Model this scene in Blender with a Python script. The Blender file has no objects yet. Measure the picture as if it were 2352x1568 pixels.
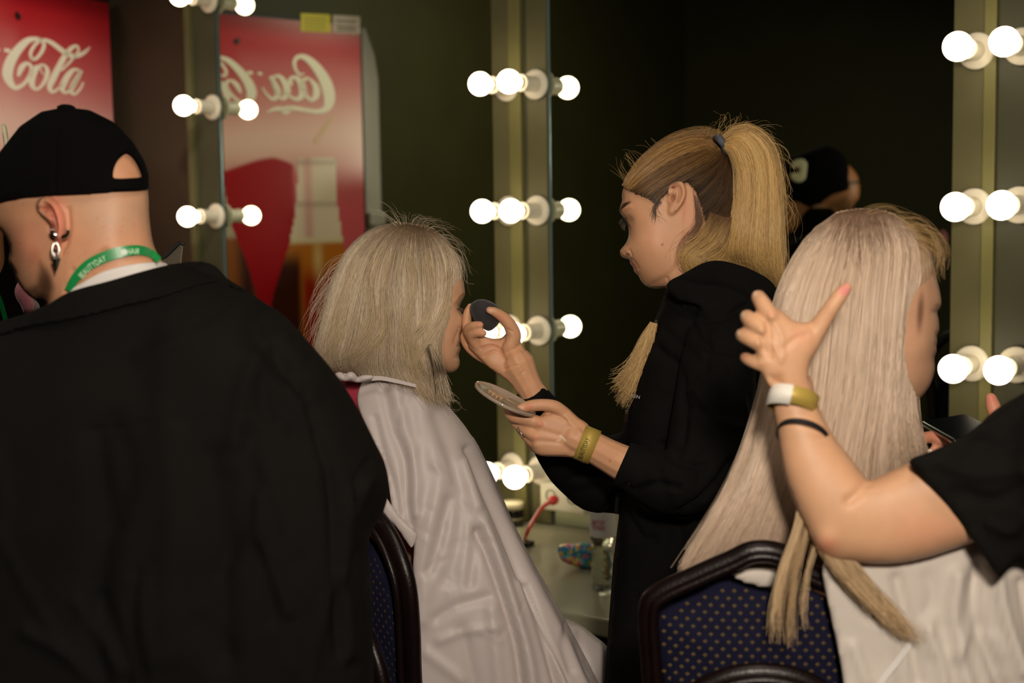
import bpy, bmesh, math, random
import numpy as np
from mathutils import Vector, Matrix, noise
from mathutils.geometry import delaunay_2d_cdt
random.seed(7); rng = np.random.default_rng(7)
SC = bpy.context.scene; COL = SC.collection
F_PX = 3267.0; CX, CY = 1176.0, 784.0
# ---------------------------------------------------------------- camera
CAM = np.array([0.0, 0.0, 1.47])
pit = math.radians(5.3); sr = 0.0148; cr = math.sqrt(1-sr*sr)
FW = np.array([0, math.cos(pit), -math.sin(pit)])
R0 = np.array([1.0, 0, 0]); U0 = np.array([0, math.sin(pit), math.cos(pit)])
RT = cr*R0 - sr*U0; UP = sr*R0 + cr*U0
cam_d = bpy.data.cameras.new('camera'); cam = bpy.data.objects.new('camera', cam_d); COL.objects.link(cam)
cam.matrix_world = Matrix(((RT[0], UP[0], -FW[0], CAM[0]), (RT[1], UP[1], -FW[1], CAM[1]), (RT[2], UP[2], -FW[2], CAM[2]), (0, 0, 0, 1)))
cam_d.sensor_width = 36.0; cam_d.lens = 36.0*F_PX/2352.0; cam_d.clip_start = 0.05; cam_d.clip_end = 60
cam_d.dof.use_dof = True; cam_d.dof.focus_distance = 2.07; cam_d.dof.aperture_fstop = 4.2
SC.camera = cam
# ---------------------------------------------------------------- world, lights, exposure
wd = bpy.data.worlds.new('world'); SC.world = wd; wd.use_nodes = True
wd.node_tree.nodes['Background'].inputs[0].default_value = (0.9, 0.85, 0.75, 1)
wd.node_tree.nodes['Background'].inputs[1].default_value = 0.02
def area(name, loc, target, size, power, color):
    l = bpy.data.lights.new(name, 'AREA'); l.shape = 'DISK'; l.size = size; l.energy = power; l.color = color
    o = bpy.data.objects.new(name, l); COL.objects.link(o); o.location = loc
    o.rotation_euler = (Vector(target)-Vector(loc)).to_track_quat('-Z', 'Y').to_euler(); return o
area('camera_flash', (0.16, -0.06, 1.80), (0.02, 2.2, 1.2), 0.16, 28, (1.0, 0.88, 0.74))
area('room_lamp', (0.3, 0.9, 2.8), (0.1, 2.1, 1.1), 0.7, 9, (1.0, 0.86, 0.68))
area('reflected_wall_fill', (-2.6, 2.3, 2.9), (-3.0, 2.6, 0.9), 0.8, 21, (1.0, 0.88, 0.7))  # unseen fill light, added to brighten the walls the mirrors reflect
sl = bpy.data.lights.new('cooler_fill_spot', 'SPOT'); sl.energy = 64; sl.spot_size = 0.75; sl.spot_blend = 0.6; sl.shadow_soft_size = 0.08; sl.color = (1.0, 0.9, 0.78)  # added spot without a visible source, brightens the cooler door
so = bpy.data.objects.new('cooler_fill_spot', sl); COL.objects.link(so); so.location = (-0.75, 2.9, 2.85); so.rotation_euler = (Vector((-1.42, 4.2, 1.6))-Vector(so.location)).to_track_quat('-Z', 'Y').to_euler()
SC.view_settings.view_transform = 'Standard'; SC.view_settings.look = 'None'
SC.view_settings.gamma = 1.0; SC.view_settings.use_curve_mapping = False
SC.view_settings.exposure = 0.0
SC.cycles.max_bounces = 8; SC.cycles.sample_clamp_indirect = 4.0
# ---------------------------------------------------------------- mapping helpers
def ray(px, py): return (px-CX)/F_PX*RT - (py-CY)/F_PX*UP + FW
def W(px, py, Z):
    px = np.asarray(px, float); py = np.asarray(py, float); Z = np.asarray(Z, float)
    return CAM + ((px-CX)/F_PX*Z)[..., None]*RT - ((py-CY)/F_PX*Z)[..., None]*UP + Z[..., None]*FW
def W1(px, py, Z): return CAM + ray(px, py)*Z
def proj(P):
    d = np.asarray(P)-CAM; z = d@FW
    return CX+F_PX*(d@RT)/z, CY-F_PX*(d@UP)/z, z
WN = np.array([-0.598, -0.8016, 0]); WU = np.array([-0.8013, 0.598, 0]); W0 = np.array([0.0786, 3.72, 0])
WN /= np.linalg.norm(WN); WU /= np.linalg.norm(WU)
def wall_hit(px, py, off=0.0):
    r = ray(px, py); t = (WN@(W0-CAM)+off)/(WN@r); p = CAM+r*t
    return (p-W0)@WU, p[2]
def wp(u, v, z): return W0 + WU*u + WN*v + np.array([0, 0, z])
def plane_z(px, py, z):
    r = ray(px, py); t = (z-CAM[2])/r[2]; return CAM+r*t
# ---------------------------------------------------------------- materials
def srgb(c):
    c = [x/255.0 for x in c]; return tuple(((x+0.055)/1.055)**2.4 if x > 0.04045 else x/12.92 for x in c)
MATS = {}
def mat(name, col=(128, 128, 128), rough=0.5, metal=0.0, spec=0.5, attr=False, noise_amt=0.0, noise_scale=20.0, bump=0.0, bump_scale=200.0,
        coat=0.0, sheen=0.0, sss=0.0, trans=0.0, emit=None, emit_s=0.0, aniso=0.0, ior=1.45, stretch=None, alpha=1.0):
    if name in MATS: return MATS[name]
    m = bpy.data.materials.new(name); m.use_nodes = True; nt = m.node_tree; b = nt.nodes['Principled BSDF']
    lin = srgb(col); b.inputs['Base Color'].default_value = (*lin, 1)
    b.inputs['Roughness'].default_value = rough; b.inputs['Metallic'].default_value = metal
    b.inputs['Specular IOR Level'].default_value = spec; b.inputs['Coat Weight'].default_value = coat; b.inputs['Coat Roughness'].default_value = 0.12
    b.inputs['Sheen Weight'].default_value = sheen; b.inputs['IOR'].default_value = ior; b.inputs['Anisotropic'].default_value = aniso
    b.inputs['Transmission Weight'].default_value = trans; b.inputs['Alpha'].default_value = alpha
    if sss: b.inputs['Subsurface Weight'].default_value = sss; b.inputs['Subsurface Radius'].default_value = (1, 0.35, 0.2); b.inputs['Subsurface Scale'].default_value = 0.006
    if emit: b.inputs['Emission Color'].default_value = (*srgb(emit), 1); b.inputs['Emission Strength'].default_value = emit_s
    src = None
    if attr:
        a = nt.nodes.new('ShaderNodeAttribute'); a.attribute_name = 'Col'; src = a.outputs['Color']
    if noise_amt or bump:
        tc = nt.nodes.new('ShaderNodeTexCoord'); mp = nt.nodes.new('ShaderNodeMapping'); nt.links.new(tc.outputs['Object'], mp.inputs[0])
        if stretch: mp.inputs['Scale'].default_value = stretch
    if noise_amt:
        n = nt.nodes.new('ShaderNodeTexNoise'); n.inputs['Scale'].default_value = noise_scale; n.inputs['Detail'].default_value = 6
        nt.links.new(mp.outputs[0], n.inputs['Vector'])
        mr = nt.nodes.new('ShaderNodeMapRange'); mr.inputs[1].default_value = 0.3; mr.inputs[2].default_value = 0.7
        mr.inputs[3].default_value = 1-noise_amt; mr.inputs[4].default_value = 1+noise_amt; nt.links.new(n.outputs['Fac'], mr.inputs[0])
        mx = nt.nodes.new('ShaderNodeMix'); mx.data_type = 'RGBA'; mx.blend_type = 'MULTIPLY'; mx.inputs[0].default_value = 1
        if src: nt.links.new(src, mx.inputs[6])
        else: mx.inputs[6].default_value = (*lin, 1)
        nt.links.new(mr.outputs[0], mx.inputs[7]); src = mx.outputs[2]
    if src: nt.links.new(src, b.inputs['Base Color'])
    if bump:
        n2 = nt.nodes.new('ShaderNodeTexNoise'); n2.inputs['Scale'].default_value = bump_scale; n2.inputs['Detail'].default_value = 3
        nt.links.new(mp.outputs[0], n2.inputs['Vector'])
        bp = nt.nodes.new('ShaderNodeBump'); bp.inputs['Strength'].default_value = bump; bp.inputs['Distance'].default_value = 0.001
        nt.links.new(n2.outputs['Fac'], bp.inputs['Height']); nt.links.new(bp.outputs[0], b.inputs['Normal'])
    MATS[name] = m; return m
# ---------------------------------------------------------------- objects
def thing(name, label, cat, loc=(0, 0, 0), group=None):
    o = bpy.data.objects.new(name, None); COL.objects.link(o); o.location = loc; o.empty_display_size = 0.05
    o['label'] = label; o['category'] = cat
    if group: o['group'] = group
    return o
def tag(o, label, cat, group=None):
    o['label'] = label; o['category'] = cat
    if group: o['group'] = group
    return o
def mesh_obj(name, me, parent=None, m=None, smooth=True, kind=None, label=None):
    o = bpy.data.objects.new(name, me); COL.objects.link(o)
    if m is not None: me.materials.clear(); me.materials.append(m)
    if smooth: me.polygons.foreach_set('use_smooth', np.ones(len(me.polygons), bool))
    if parent is not None:
        o.parent = parent; o.matrix_parent_inverse = Matrix.Translation(-Vector(parent.location))
    if kind: o['kind'] = kind
    if label: o['label'] = label
    return o
def build(name, V, F, parent=None, m=None, smooth=False, kind=None, label=None, col=None, fix=True):
    me = bpy.data.meshes.new(name); me.from_pydata([tuple(map(float, v)) for v in V], [], [tuple(map(int, f)) for f in F]); me.update()
    if col is not None: set_col(me, col)
    if fix:
        bm = bmesh.new(); bm.from_mesh(me); bmesh.ops.recalc_face_normals(bm, faces=bm.faces); bm.to_mesh(me); bm.free()
    return mesh_obj(name, me, parent, m, smooth, kind, label)
def set_col(me, col):
    col = np.asarray(col, np.float32); c = np.ones((len(me.vertices), 4), np.float32); c[:, :3] = col
    a = me.color_attributes.get('Col') or me.color_attributes.new('Col', 'FLOAT_COLOR', 'POINT'); a.data.foreach_set('color', c.ravel())
def box_vf(c, ax, ay, az, hx, hy, hz):
    c, ax, ay, az = map(np.asarray, (c, ax, ay, az)); V = []
    for i in (-1, 1):
        for j in (-1, 1):
            for k in (-1, 1): V.append(c+ax*hx*i+ay*hy*j+az*hz*k)
    F = [(0, 1, 3, 2), (4, 6, 7, 5), (0, 4, 5, 1), (2, 3, 7, 6), (0, 2, 6, 4), (1, 5, 7, 3)]
    return V, F
def bevel(o, w, seg=2):
    b = o.modifiers.new('bevel', 'BEVEL'); b.width = w; b.segments = seg; b.limit_method = 'ANGLE'; return o
EZ = np.array([0, 0, 1.0])
def wall_box(name, u0, u1, v0, v1, z0, z1, parent, m, kind=None, bv=0.0, label=None):
    V, F = box_vf(wp((u0+u1)/2, (v0+v1)/2, (z0+z1)/2), WU, WN, EZ, abs(u1-u0)/2, abs(v1-v0)/2, abs(z1-z0)/2)
    o = build(name, V, F, parent, m, False, kind, label)
    if bv: bevel(o, bv)
    return o
def lathe_vf(o, axis, prof, n=24):
    """prof: list of (distance along axis, radius)"""
    o = np.asarray(o, float); axis = np.asarray(axis, float); axis = axis/np.linalg.norm(axis)
    a = np.cross(axis, [0, 0, 1.0] if abs(axis[2]) < 0.9 else [1.0, 0, 0]); a /= np.linalg.norm(a); b = np.cross(axis, a)
    V = []; F = []
    for d, r in prof:
        for i in range(n):
            t = 2*math.pi*i/n; V.append(o+axis*d+(a*math.cos(t)+b*math.sin(t))*r)
    for k in range(len(prof)-1):
        for i in range(n): F.append((k*n+i, k*n+(i+1) % n, (k+1)*n+(i+1) % n, (k+1)*n+i))
    F.append(tuple(range(n))[::-1]); F.append(tuple((len(prof)-1)*n+i for i in range(n)))
    return V, F
def catmull(P, sub=4, closed=False):
    P = np.asarray(P, float); n = len(P); out = []
    rngi = range(n) if closed else range(n-1)
    for i in rngi:
        p0 = P[(i-1) % n] if (closed or i > 0) else 2*P[0]-P[1]
        p1 = P[i]; p2 = P[(i+1) % n]; p3 = P[(i+2) % n] if (closed or i+2 < n) else 2*P[-1]-P[-2]
        for k in range(sub):
            t = k/sub; out.append(0.5*((2*p1)+(-p0+p2)*t+(2*p0-5*p1+4*p2-p3)*t*t+(-p0+3*p1-3*p2+p3)*t**3))
    if not closed: out.append(P[-1])
    return np.array(out)
def tube_vf(P, R, n=12, flat=None, flat_dir=None, cap=True):
    """P: Nx3 world path, R: radii; flat: squash ratio along flat_dir"""
    P = np.asarray(P, float); R = np.asarray(R, float)*np.ones(len(P)); T = np.gradient(P, axis=0)
    T /= np.linalg.norm(T, axis=1)[:, None]+1e-12
    ref = np.asarray(flat_dir if flat_dir is not None else (FW if abs(T[0]@FW) < 0.9 else UP), float)
    V = []; F = []; rings = []
    Ps = list(P); Rs = list(R); Ts = list(T)
    if cap:   # round ends
        pre = []; post = []
        for a in (80, 55, 28):
            s = math.radians(a)
            pre.append((P[0]-T[0]*R[0]*math.sin(s), R[0]*math.cos(s), T[0])); post.insert(0, (P[-1]+T[-1]*R[-1]*math.sin(s), R[-1]*math.cos(s), T[-1]))
        Ps = [x[0] for x in pre]+Ps+[x[0] for x in post]; Rs = [x[1] for x in pre]+Rs+[x[1] for x in post]; Ts = [x[2] for x in pre]+Ts+[x[2] for x in post]
    a = None
    for p, r, t in zip(Ps, Rs, Ts):
        if a is None:
            a = ref-t*(ref@t)
            if np.linalg.norm(a) < 1e-3: a = UP-t*(UP@t)
        elif flat_dir is not None: a = ref-t*(ref@t)
        else: a = a-t*(a@t)
        a = a/np.linalg.norm(a); b = np.cross(t, a)
        for i in range(n):
            th = 2*math.pi*i/n; V.append(p+a*math.cos(th)*r*(flat or 1.0)+b*math.sin(th)*r)
    m = len(Ps)
    for k in range(m-1):
        for i in range(n): F.append((k*n+i, k*n+(i+1) % n, (k+1)*n+(i+1) % n, (k+1)*n+i))
    F.append(tuple(range(n))[::-1]); F.append(tuple((m-1)*n+i for i in range(n)))
    return V, F
def chain(pts, Z, sub=5, n=14, flat=None, cap=True):
    """limb: pts (px, py, dz[m], r[px]) -> tube around a smooth path"""
    A = catmull(np.array(pts, float), sub); P = W(A[:, 0], A[:, 1], Z+A[:, 2]); return tube_vf(P, np.maximum(A[:, 3], 0.5)*Z/F_PX, n, flat, FW if flat else None, cap)
# ---------------------------------------------------------------- inflated solids
def inside(poly, X, Y):
    c = np.zeros(X.shape, bool); n = len(poly)
    for i in range(n):
        x1, y1 = poly[i]; x2, y2 = poly[(i+1) % n]
        if y1 == y2: continue
        cond = ((y1 > Y) != (y2 > Y)) & (X < (x2-x1)*(Y-y1)/(y2-y1)+x1); c ^= cond
    return c
def resample(poly, step):
    P = np.vstack([poly, poly[:1]]); d = np.r_[0, np.cumsum(np.linalg.norm(np.diff(P, axis=0), axis=1))]
    n = max(8, int(d[-1]/step)); t = np.linspace(0, d[-1], n, endpoint=False)
    return np.c_[np.interp(t, d, P[:, 0]), np.interp(t, d, P[:, 1])]
class Blob:
    """solid whose outline is poly (image px at distance Z) and whose thickness follows the distance from that outline"""
    def __init__(s, poly, Z, k=1.0, cap=None, step=8, smooth=True, tilt=(0, 0), dz=0.0, back=1.0):
        P = catmull(poly, 5, True) if smooth else np.asarray(poly, float)
        s.P = resample(P, step); s.Z = Z; s.k = k; s.cap = cap; s.dz = dz; s.tilt = tilt; s.back = back; s.step = step
        x0, y0 = s.P.min(0)-2*step; x1, y1 = s.P.max(0)+2*step
        s.gs = gs = max(step*0.75, max(x1-x0, y1-y0)/220.0); s.x0, s.y0 = x0, y0
        nx = int((x1-x0)/gs)+2; ny = int((y1-y0)/gs)+2
        X, Y = np.meshgrid(x0+np.arange(nx)*gs, y0+np.arange(ny)*gs); I = inside(s.P, X, Y)
        phi = np.zeros(X.shape)
        src = gs*gs*4.0
        # coarse to fine
        lv = [I]; st = [1]
        while min(lv[-1].shape) > 24: lv.append(lv[-1][::2, ::2]); st.append(st[-1]*2)
        cur = None
        for M, q in zip(lv[::-1], st[::-1]):
            if cur is None: cur = np.zeros(M.shape)
            else:
                up = np.repeat(np.repeat(cur, 2, 0), 2, 1); cur = np.zeros(M.shape); h, w = min(up.shape[0], M.shape[0]), min(up.shape[1], M.shape[1]); cur[:h, :w] = up[:h, :w]
            cur *= M
            for _ in range(120 if q > 1 else 90):
                p = np.pad(cur, 1); cur = 0.25*(p[:-2, 1:-1]+p[2:, 1:-1]+p[1:-1, :-2]+p[1:-1, 2:]+src*q*q)*M
        s.phi = cur; s.cx = s.P[:, 0].mean(); s.cy = s.P[:, 1].mean()
    def h(s, x, y):
        x = np.asarray(x, float); y = np.asarray(y, float)
        gx = np.clip((x-s.x0)/s.gs, 0, s.phi.shape[1]-1.001); gy = np.clip((y-s.y0)/s.gs, 0, s.phi.shape[0]-1.001)
        ix = gx.astype(int); iy = gy.astype(int); fx = gx-ix; fy = gy-iy; p = s.phi
        v = p[iy, ix]*(1-fx)*(1-fy)+p[iy, ix+1]*fx*(1-fy)+p[iy+1, ix]*(1-fx)*fy+p[iy+1, ix+1]*fx*fy
        h = s.k*np.sqrt(np.maximum(v, 0))*s.Z/F_PX
        if s.cap: h = h/(1+(h/s.cap)**3)**(1/3)
        return h
    def mid(s, x, y): return s.Z+s.dz+s.tilt[0]*(np.asarray(x)-s.cx)+s.tilt[1]*(np.asarray(y)-s.cy)
    def front(s, x, y): return s.mid(x, y)-s.h(x, y)
    def vf(s):
        st = s.step; x0, y0 = s.P.min(0); x1, y1 = s.P.max(0)
        X, Y = np.meshgrid(np.arange(x0, x1, st), np.arange(y0, y1, st*0.87)); X[1::2] += st/2
        I = inside(s.P, X, Y); G = np.c_[X[I], Y[I]]
        A = s.P; B = np.roll(A, -1, 0); d = np.full(len(G), 1e9)
        for i in range(0, len(A)):
            ab = B[i]-A[i]; t = np.clip(((G-A[i])@ab)/(ab@ab+1e-9), 0, 1); d = np.minimum(d, np.linalg.norm(G-A[i]-t[:, None]*ab, axis=1))
        G = G[d > st*0.45]
        pts = [Vector(p) for p in np.vstack([s.P, G])]; nb = len(s.P)
        r = delaunay_2d_cdt(pts, [(i, (i+1) % nb) for i in range(nb)], [], 1, 1e-4)
        vs = np.array([tuple(v) for v in r[0]]); fs = r[2]
        hh = s.h(vs[:, 0], vs[:, 1]); bd = np.zeros(len(vs), bool)
        for i, o in enumerate(r[3]):
            if any(k < nb for k in o): bd[i] = True
        hh[bd] = 0; md = s.mid(vs[:, 0], vs[:, 1])
        Vf = W(vs[:, 0], vs[:, 1], md-hh); Vb = W(vs[:, 0], vs[:, 1], md+hh*s.back)
        idx = np.arange(len(vs)); bi = idx.copy(); nb2 = np.where(~bd)[0]; bi[nb2] = len(vs)+np.arange(len(nb2))
        V = np.vstack([Vf, Vb[nb2]]); F = []
        for f in fs:
            F.append(tuple(f)); F.append(tuple(bi[list(f)][::-1]))
        return V, F
def shell_vf(region, ref, off=0.0, step=8, smooth=True, hmin=0.0):
    """solid over region whose front and back follow the blob ref, offset outwards by off"""
    b = Blob(region, ref.Z, step=step, smooth=smooth); st = step; x0, y0 = b.P.min(0); x1, y1 = b.P.max(0)
    X, Y = np.meshgrid(np.arange(x0, x1, st), np.arange(y0, y1, st*0.87)); X[1::2] += st/2
    I = inside(b.P, X, Y); G = np.c_[X[I], Y[I]]; A = b.P; B = np.roll(A, -1, 0); d = np.full(len(G), 1e9)
    for i in range(len(A)):
        ab = B[i]-A[i]; t = np.clip(((G-A[i])@ab)/(ab@ab+1e-9), 0, 1); d = np.minimum(d, np.linalg.norm(G-A[i]-t[:, None]*ab, axis=1))
    G = G[d > st*0.45]; nb = len(A)
    r = delaunay_2d_cdt([Vector(p) for p in np.vstack([A, G])], [(i, (i+1) % nb) for i in range(nb)], [], 1, 1e-4)
    vs = np.array([tuple(v) for v in r[0]]); fs = r[2]; x, y = vs[:, 0], vs[:, 1]; h = np.maximum(ref.h(x, y)+off, max(hmin, .002)); md = ref.mid(x, y)
    V = np.vstack([W(x, y, md-h), W(x, y, md+h)]); n = len(vs); F = [tuple(f) for f in fs]+[tuple(i+n for i in f[::-1]) for f in fs]
    cnt = {}
    for f in fs:
        for a, c in zip(f, list(f[1:])+[f[0]]): cnt[(a, c)] = 1
    for (a, c) in list(cnt):
        if (c, a) not in cnt: F.append((c, a, a+n, c+n))
    return V, F
def merge(parts):
    V = []; F = []; o = 0
    for v, f in parts:
        V.extend(list(v)); F.extend([tuple(int(i)+o for i in q) for q in f]); o += len(v)
    return V, F
def remesh(parts, vox, smooth=2, fac=0.5):
    V, F = merge(parts)
    me = bpy.data.meshes.new('tmp'); me.from_pydata([tuple(map(float, v)) for v in V], [], F); me.update()
    bm = bmesh.new(); bm.from_mesh(me); bmesh.ops.recalc_face_normals(bm, faces=bm.faces); bm.to_mesh(me); bm.free()
    o = bpy.data.objects.new('tmp', me); COL.objects.link(o)
    r = o.modifiers.new('r', 'REMESH'); r.mode = 'VOXEL'; r.voxel_size = vox; r.adaptivity = 0
    if smooth:
        s = o.modifiers.new('s', 'SMOOTH'); s.factor = fac; s.iterations = smooth
    dg = bpy.context.evaluated_depsgraph_get(); dg.update()
    out = bpy.data.meshes.new_from_object(o.evaluated_get(dg)); bpy.data.objects.remove(o); bpy.data.meshes.remove(me)
    return out
def coords(me):
    n = len(me.vertices); v = np.empty(n*3); me.vertices.foreach_get('co', v); nn = np.empty(n*3); me.vertex_normals.foreach_get('vector', nn)
    return v.reshape(-1, 3), nn.reshape(-1, 3)
def put(me, v): me.vertices.foreach_set('co', np.asarray(v, np.float32).ravel()); me.update()
def seg_dist(px, py, line):
    line = np.asarray(line, float); d = np.full(len(px), 1e9); G = np.c_[px, py]
    for a, b in zip(line[:-1], line[1:]):
        ab = b-a; t = np.clip(((G-a)@ab)/(ab@ab+1e-9), 0, 1); d = np.minimum(d, np.linalg.norm(G-a-t[:, None]*ab, axis=1))
    return d
def sculpt(me, ops):
    """ops: ('g', x, y, rx, ry, angle_deg, amount_m) gaussian along the normal, ('l', polyline, width, amount_m) crease/ridge; front side only"""
    v, n = coords(me); px, py, z = proj(v); face = np.clip(-(n@FW)*1.6+0.1, 0, 1); D = np.zeros(len(v))
    for o in ops:
        if o[0] == 'g':
            _, x, y, rx, ry, an, am = o; c, s_ = math.cos(math.radians(an)), math.sin(math.radians(an))
            dx, dy = px-x, py-y; a = (dx*c+dy*s_)/rx; b = (-dx*s_+dy*c)/ry; D += am*np.exp(-(a*a+b*b))
        else:
            _, line, w_, am = o; d = seg_dist(px, py, catmull(line, 4)); D += am*np.exp(-(d/w_)**2)
    put(me, v+n*(D*face)[:, None]); return me
def paint(me, base, ops, both=False):
    """ops: ('g', x, y, rx, ry, ang, colour, strength) or ('l', line, width, colour, strength) or ('p', poly, soft, colour, strength)"""
    v, n = coords(me); px, py, z = proj(v); C = np.tile(np.array(srgb(base)), (len(v), 1)); face = np.clip(-(n@FW)*2+0.6, 0, 1) if not both else np.ones(len(v))
    for o in ops:
        if o[0] == 'g':
            _, x, y, rx, ry, an, c_, s_ = o; co, si = math.cos(math.radians(an)), math.sin(math.radians(an))
            dx, dy = px-x, py-y; a = (dx*co+dy*si)/rx; b = (-dx*si+dy*co)/ry; w_ = np.exp(-(a*a+b*b)**1.5)*s_
        elif o[0] == 'l':
            _, line, wd_, c_, s_ = o; w_ = np.exp(-(seg_dist(px, py, catmull(line, 4))/wd_)**2)*s_
        else:
            _, poly, soft, c_, s_ = o; P = np.asarray(poly, float); i = inside(P, px, py); d = seg_dist(px, py, np.vstack([P, P[:1]])); w_ = np.clip(0.5+np.where(i, d, -d)/soft, 0, 1)*s_
        w_ = (w_*face)[:, None]; C = C*(1-w_)+np.array(srgb(c_))*w_
    set_col(me, C); return C
# ---------------------------------------------------------------- hair strands
def strands(name, guides, depth, n, parent, m, cols, width=0.9, Z=2.1, segs=12, jit=6, wav=5, root_dark=None, lift=0.003, cut=0.12, clump=0.0, back=False, seed=1, taper=True, spread=None, ends=0.0, label=None, V3=None):
    """guides: list of polylines (px, py[, dz]); depth(px, py) -> distance of the surface that carries them; root to tip"""
    r = np.random.default_rng(seed); G = []
    for g in guides:
        g = np.asarray(g, float)
        if g.shape[1] == 2: g = np.c_[g, np.zeros(len(g))]
        c = catmull(g, 6); d = np.r_[0, np.cumsum(np.linalg.norm(np.diff(c[:, :2], axis=0), axis=1))]; t = np.linspace(0, d[-1], segs+1)
        G.append(np.stack([np.interp(t, d, c[:, k]) for k in range(3)], 1))
    G = np.array(G); ng = len(G)
    s = r.random(n)*(ng-1)
    if clump:
        nc = max(6, int(n/30)); cs = np.sort(r.random(nc)*(ng-1)); near = cs[np.abs(s[:, None]-cs[None]).argmin(1)]
    t = np.linspace(0, 1, segs+1)
    def lerp(sv):
        i = np.clip(sv.astype(int), 0, ng-2); f = (sv-i); return G[i, np.arange(segs+1)[None]]*(1-f)[..., None]+G[i+1, np.arange(segs+1)[None]]*f[..., None]
    S = s[:, None]*np.ones((1, segs+1))
    if clump: S = S*(1-clump*t[None]**1.2)+near[:, None]*clump*t[None]**1.2
    P = lerp(S)
    T = np.gradient(P[..., :2], axis=1); T /= np.linalg.norm(T, axis=2)[..., None]+1e-9; N = np.stack([-T[..., 1], T[..., 0]], 2)
    ph = r.random((n, 3))*6.28; am = r.normal(0, 1, (n, 3))
    off = (am[:, :1]*jit*(0.3+0.7*t[None]) + am[:, 1:2]*wav*np.sin(ph[:, :1]+t[None]*(2.5+2*ph[:, 1:2]/6.28))*t[None] + am[:, 2:3]*wav*0.4*np.sin(ph[:, 2:3]+t[None]*9)*t[None])
    if ends: off = off+am[:, 2:3]*ends*t[None]**3
    P[..., :2] += N*off[..., None]
    L = 1-cut*r.random((n, 1))          # length variation: resample along
    st0 = 0.0 if spread is None else spread*r.random((n, 1))
    tt = st0+(L-st0)*t[None]; idx = tt*segs; i0 = np.clip(idx.astype(int), 0, segs-1); fr = (idx-i0)[..., None]; ar = np.arange(n)[:, None]
    P = P[ar, i0]*(1-fr)+P[ar, i0+1]*fr
    dd = depth(P[..., 0], P[..., 1])+P[..., 2]-lift*(0.2+r.random((n, 1))) if not back else depth(P[..., 0], P[..., 1])+P[..., 2]+lift*(0.2+r.random((n, 1)))
    Wd = W(P[..., 0], P[..., 1], dd)
    rad = width*0.5*Z/F_PX*(0.7+0.6*r.random((n, 1)))*(np.clip(1.15-tt, 0.25, 1)**0.5 if taper else 1.0)
    TT = np.gradient(Wd, axis=1); TT /= np.linalg.norm(TT, axis=2)[..., None]+1e-9
    A = np.cross(TT, FW); A /= np.linalg.norm(A, axis=2)[..., None]+1e-9; B = np.cross(TT, A)
    ang = r.random((n, 1))*6.28; vs = []
    for q in range(3):
        th = ang+q*2.0944; vs.append(Wd+(A*np.cos(th)[..., None]+B*np.sin(th)[..., None])*rad[..., None])
    V = np.stack(vs, 2).reshape(-1, 3)       # n, segs+1, 3
    base = (np.arange(n)*(segs+1)*3)[:, None, None]+(np.arange(segs)*3)[None, :, None]+np.arange(3)[None, None, :]
    nxt = (np.arange(n)*(segs+1)*3)[:, None, None]+(np.arange(segs)*3)[None, :, None]+np.array([1, 2, 0])[None, None, :]
    Fq = np.stack([base, nxt, nxt+3, base+3], -1).reshape(-1, 4)
    cols = np.array([srgb(c) for c in cols]); nl = max(8, int(n/70)); lk_ = r.random((nl, len(cols)))**5; lk_ /= lk_.sum(1)[:, None]; w_ = r.random((n, len(cols)))**3; w_ /= w_.sum(1)[:, None]; w_ = .45*w_+.55*lk_[np.clip((s/(ng-1)*nl+r.normal(0, .35, n)).astype(int), 0, nl-1)]; C = w_@cols
    C = np.repeat(C[:, None], segs+1, 1)
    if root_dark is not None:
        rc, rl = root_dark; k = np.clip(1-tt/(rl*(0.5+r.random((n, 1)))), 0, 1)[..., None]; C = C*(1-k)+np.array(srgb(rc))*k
    C = np.repeat(C[:, :, None], 3, 2).reshape(-1, 3)
    if V3 is not None: V3.append((V, Fq, C)); return None
    me = bpy.data.meshes.new(name); me.vertices.add(len(V)); me.vertices.foreach_set('co', V.astype(np.float32).ravel())
    me.loops.add(Fq.size); me.loops.foreach_set('vertex_index', Fq.astype(np.int32).ravel())
    me.polygons.add(len(Fq)); me.polygons.foreach_set('loop_start', (np.arange(len(Fq))*4).astype(np.int32))
    me.update(calc_edges=True); set_col(me, C)
    return mesh_obj(name, me, parent, m, True, None, label)
def join_strands(name, L, parent, m, kind='stuff', label=None):
    V = np.vstack([l[0] for l in L]); C = np.vstack([l[2] for l in L]); o = 0; Fs = []
    for l in L: Fs.append(l[1]+o); o += len(l[0])
    Fq = np.vstack(Fs)
    me = bpy.data.meshes.new(name); me.vertices.add(len(V)); me.vertices.foreach_set('co', V.astype(np.float32).ravel())
    me.loops.add(Fq.size); me.loops.foreach_set('vertex_index', Fq.astype(np.int32).ravel())
    me.polygons.add(len(Fq)); me.polygons.foreach_set('loop_start', (np.arange(len(Fq))*4).astype(np.int32))
    me.update(calc_edges=True); set_col(me, C)
    return mesh_obj(name, me, parent, m, True, kind, label)
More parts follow.
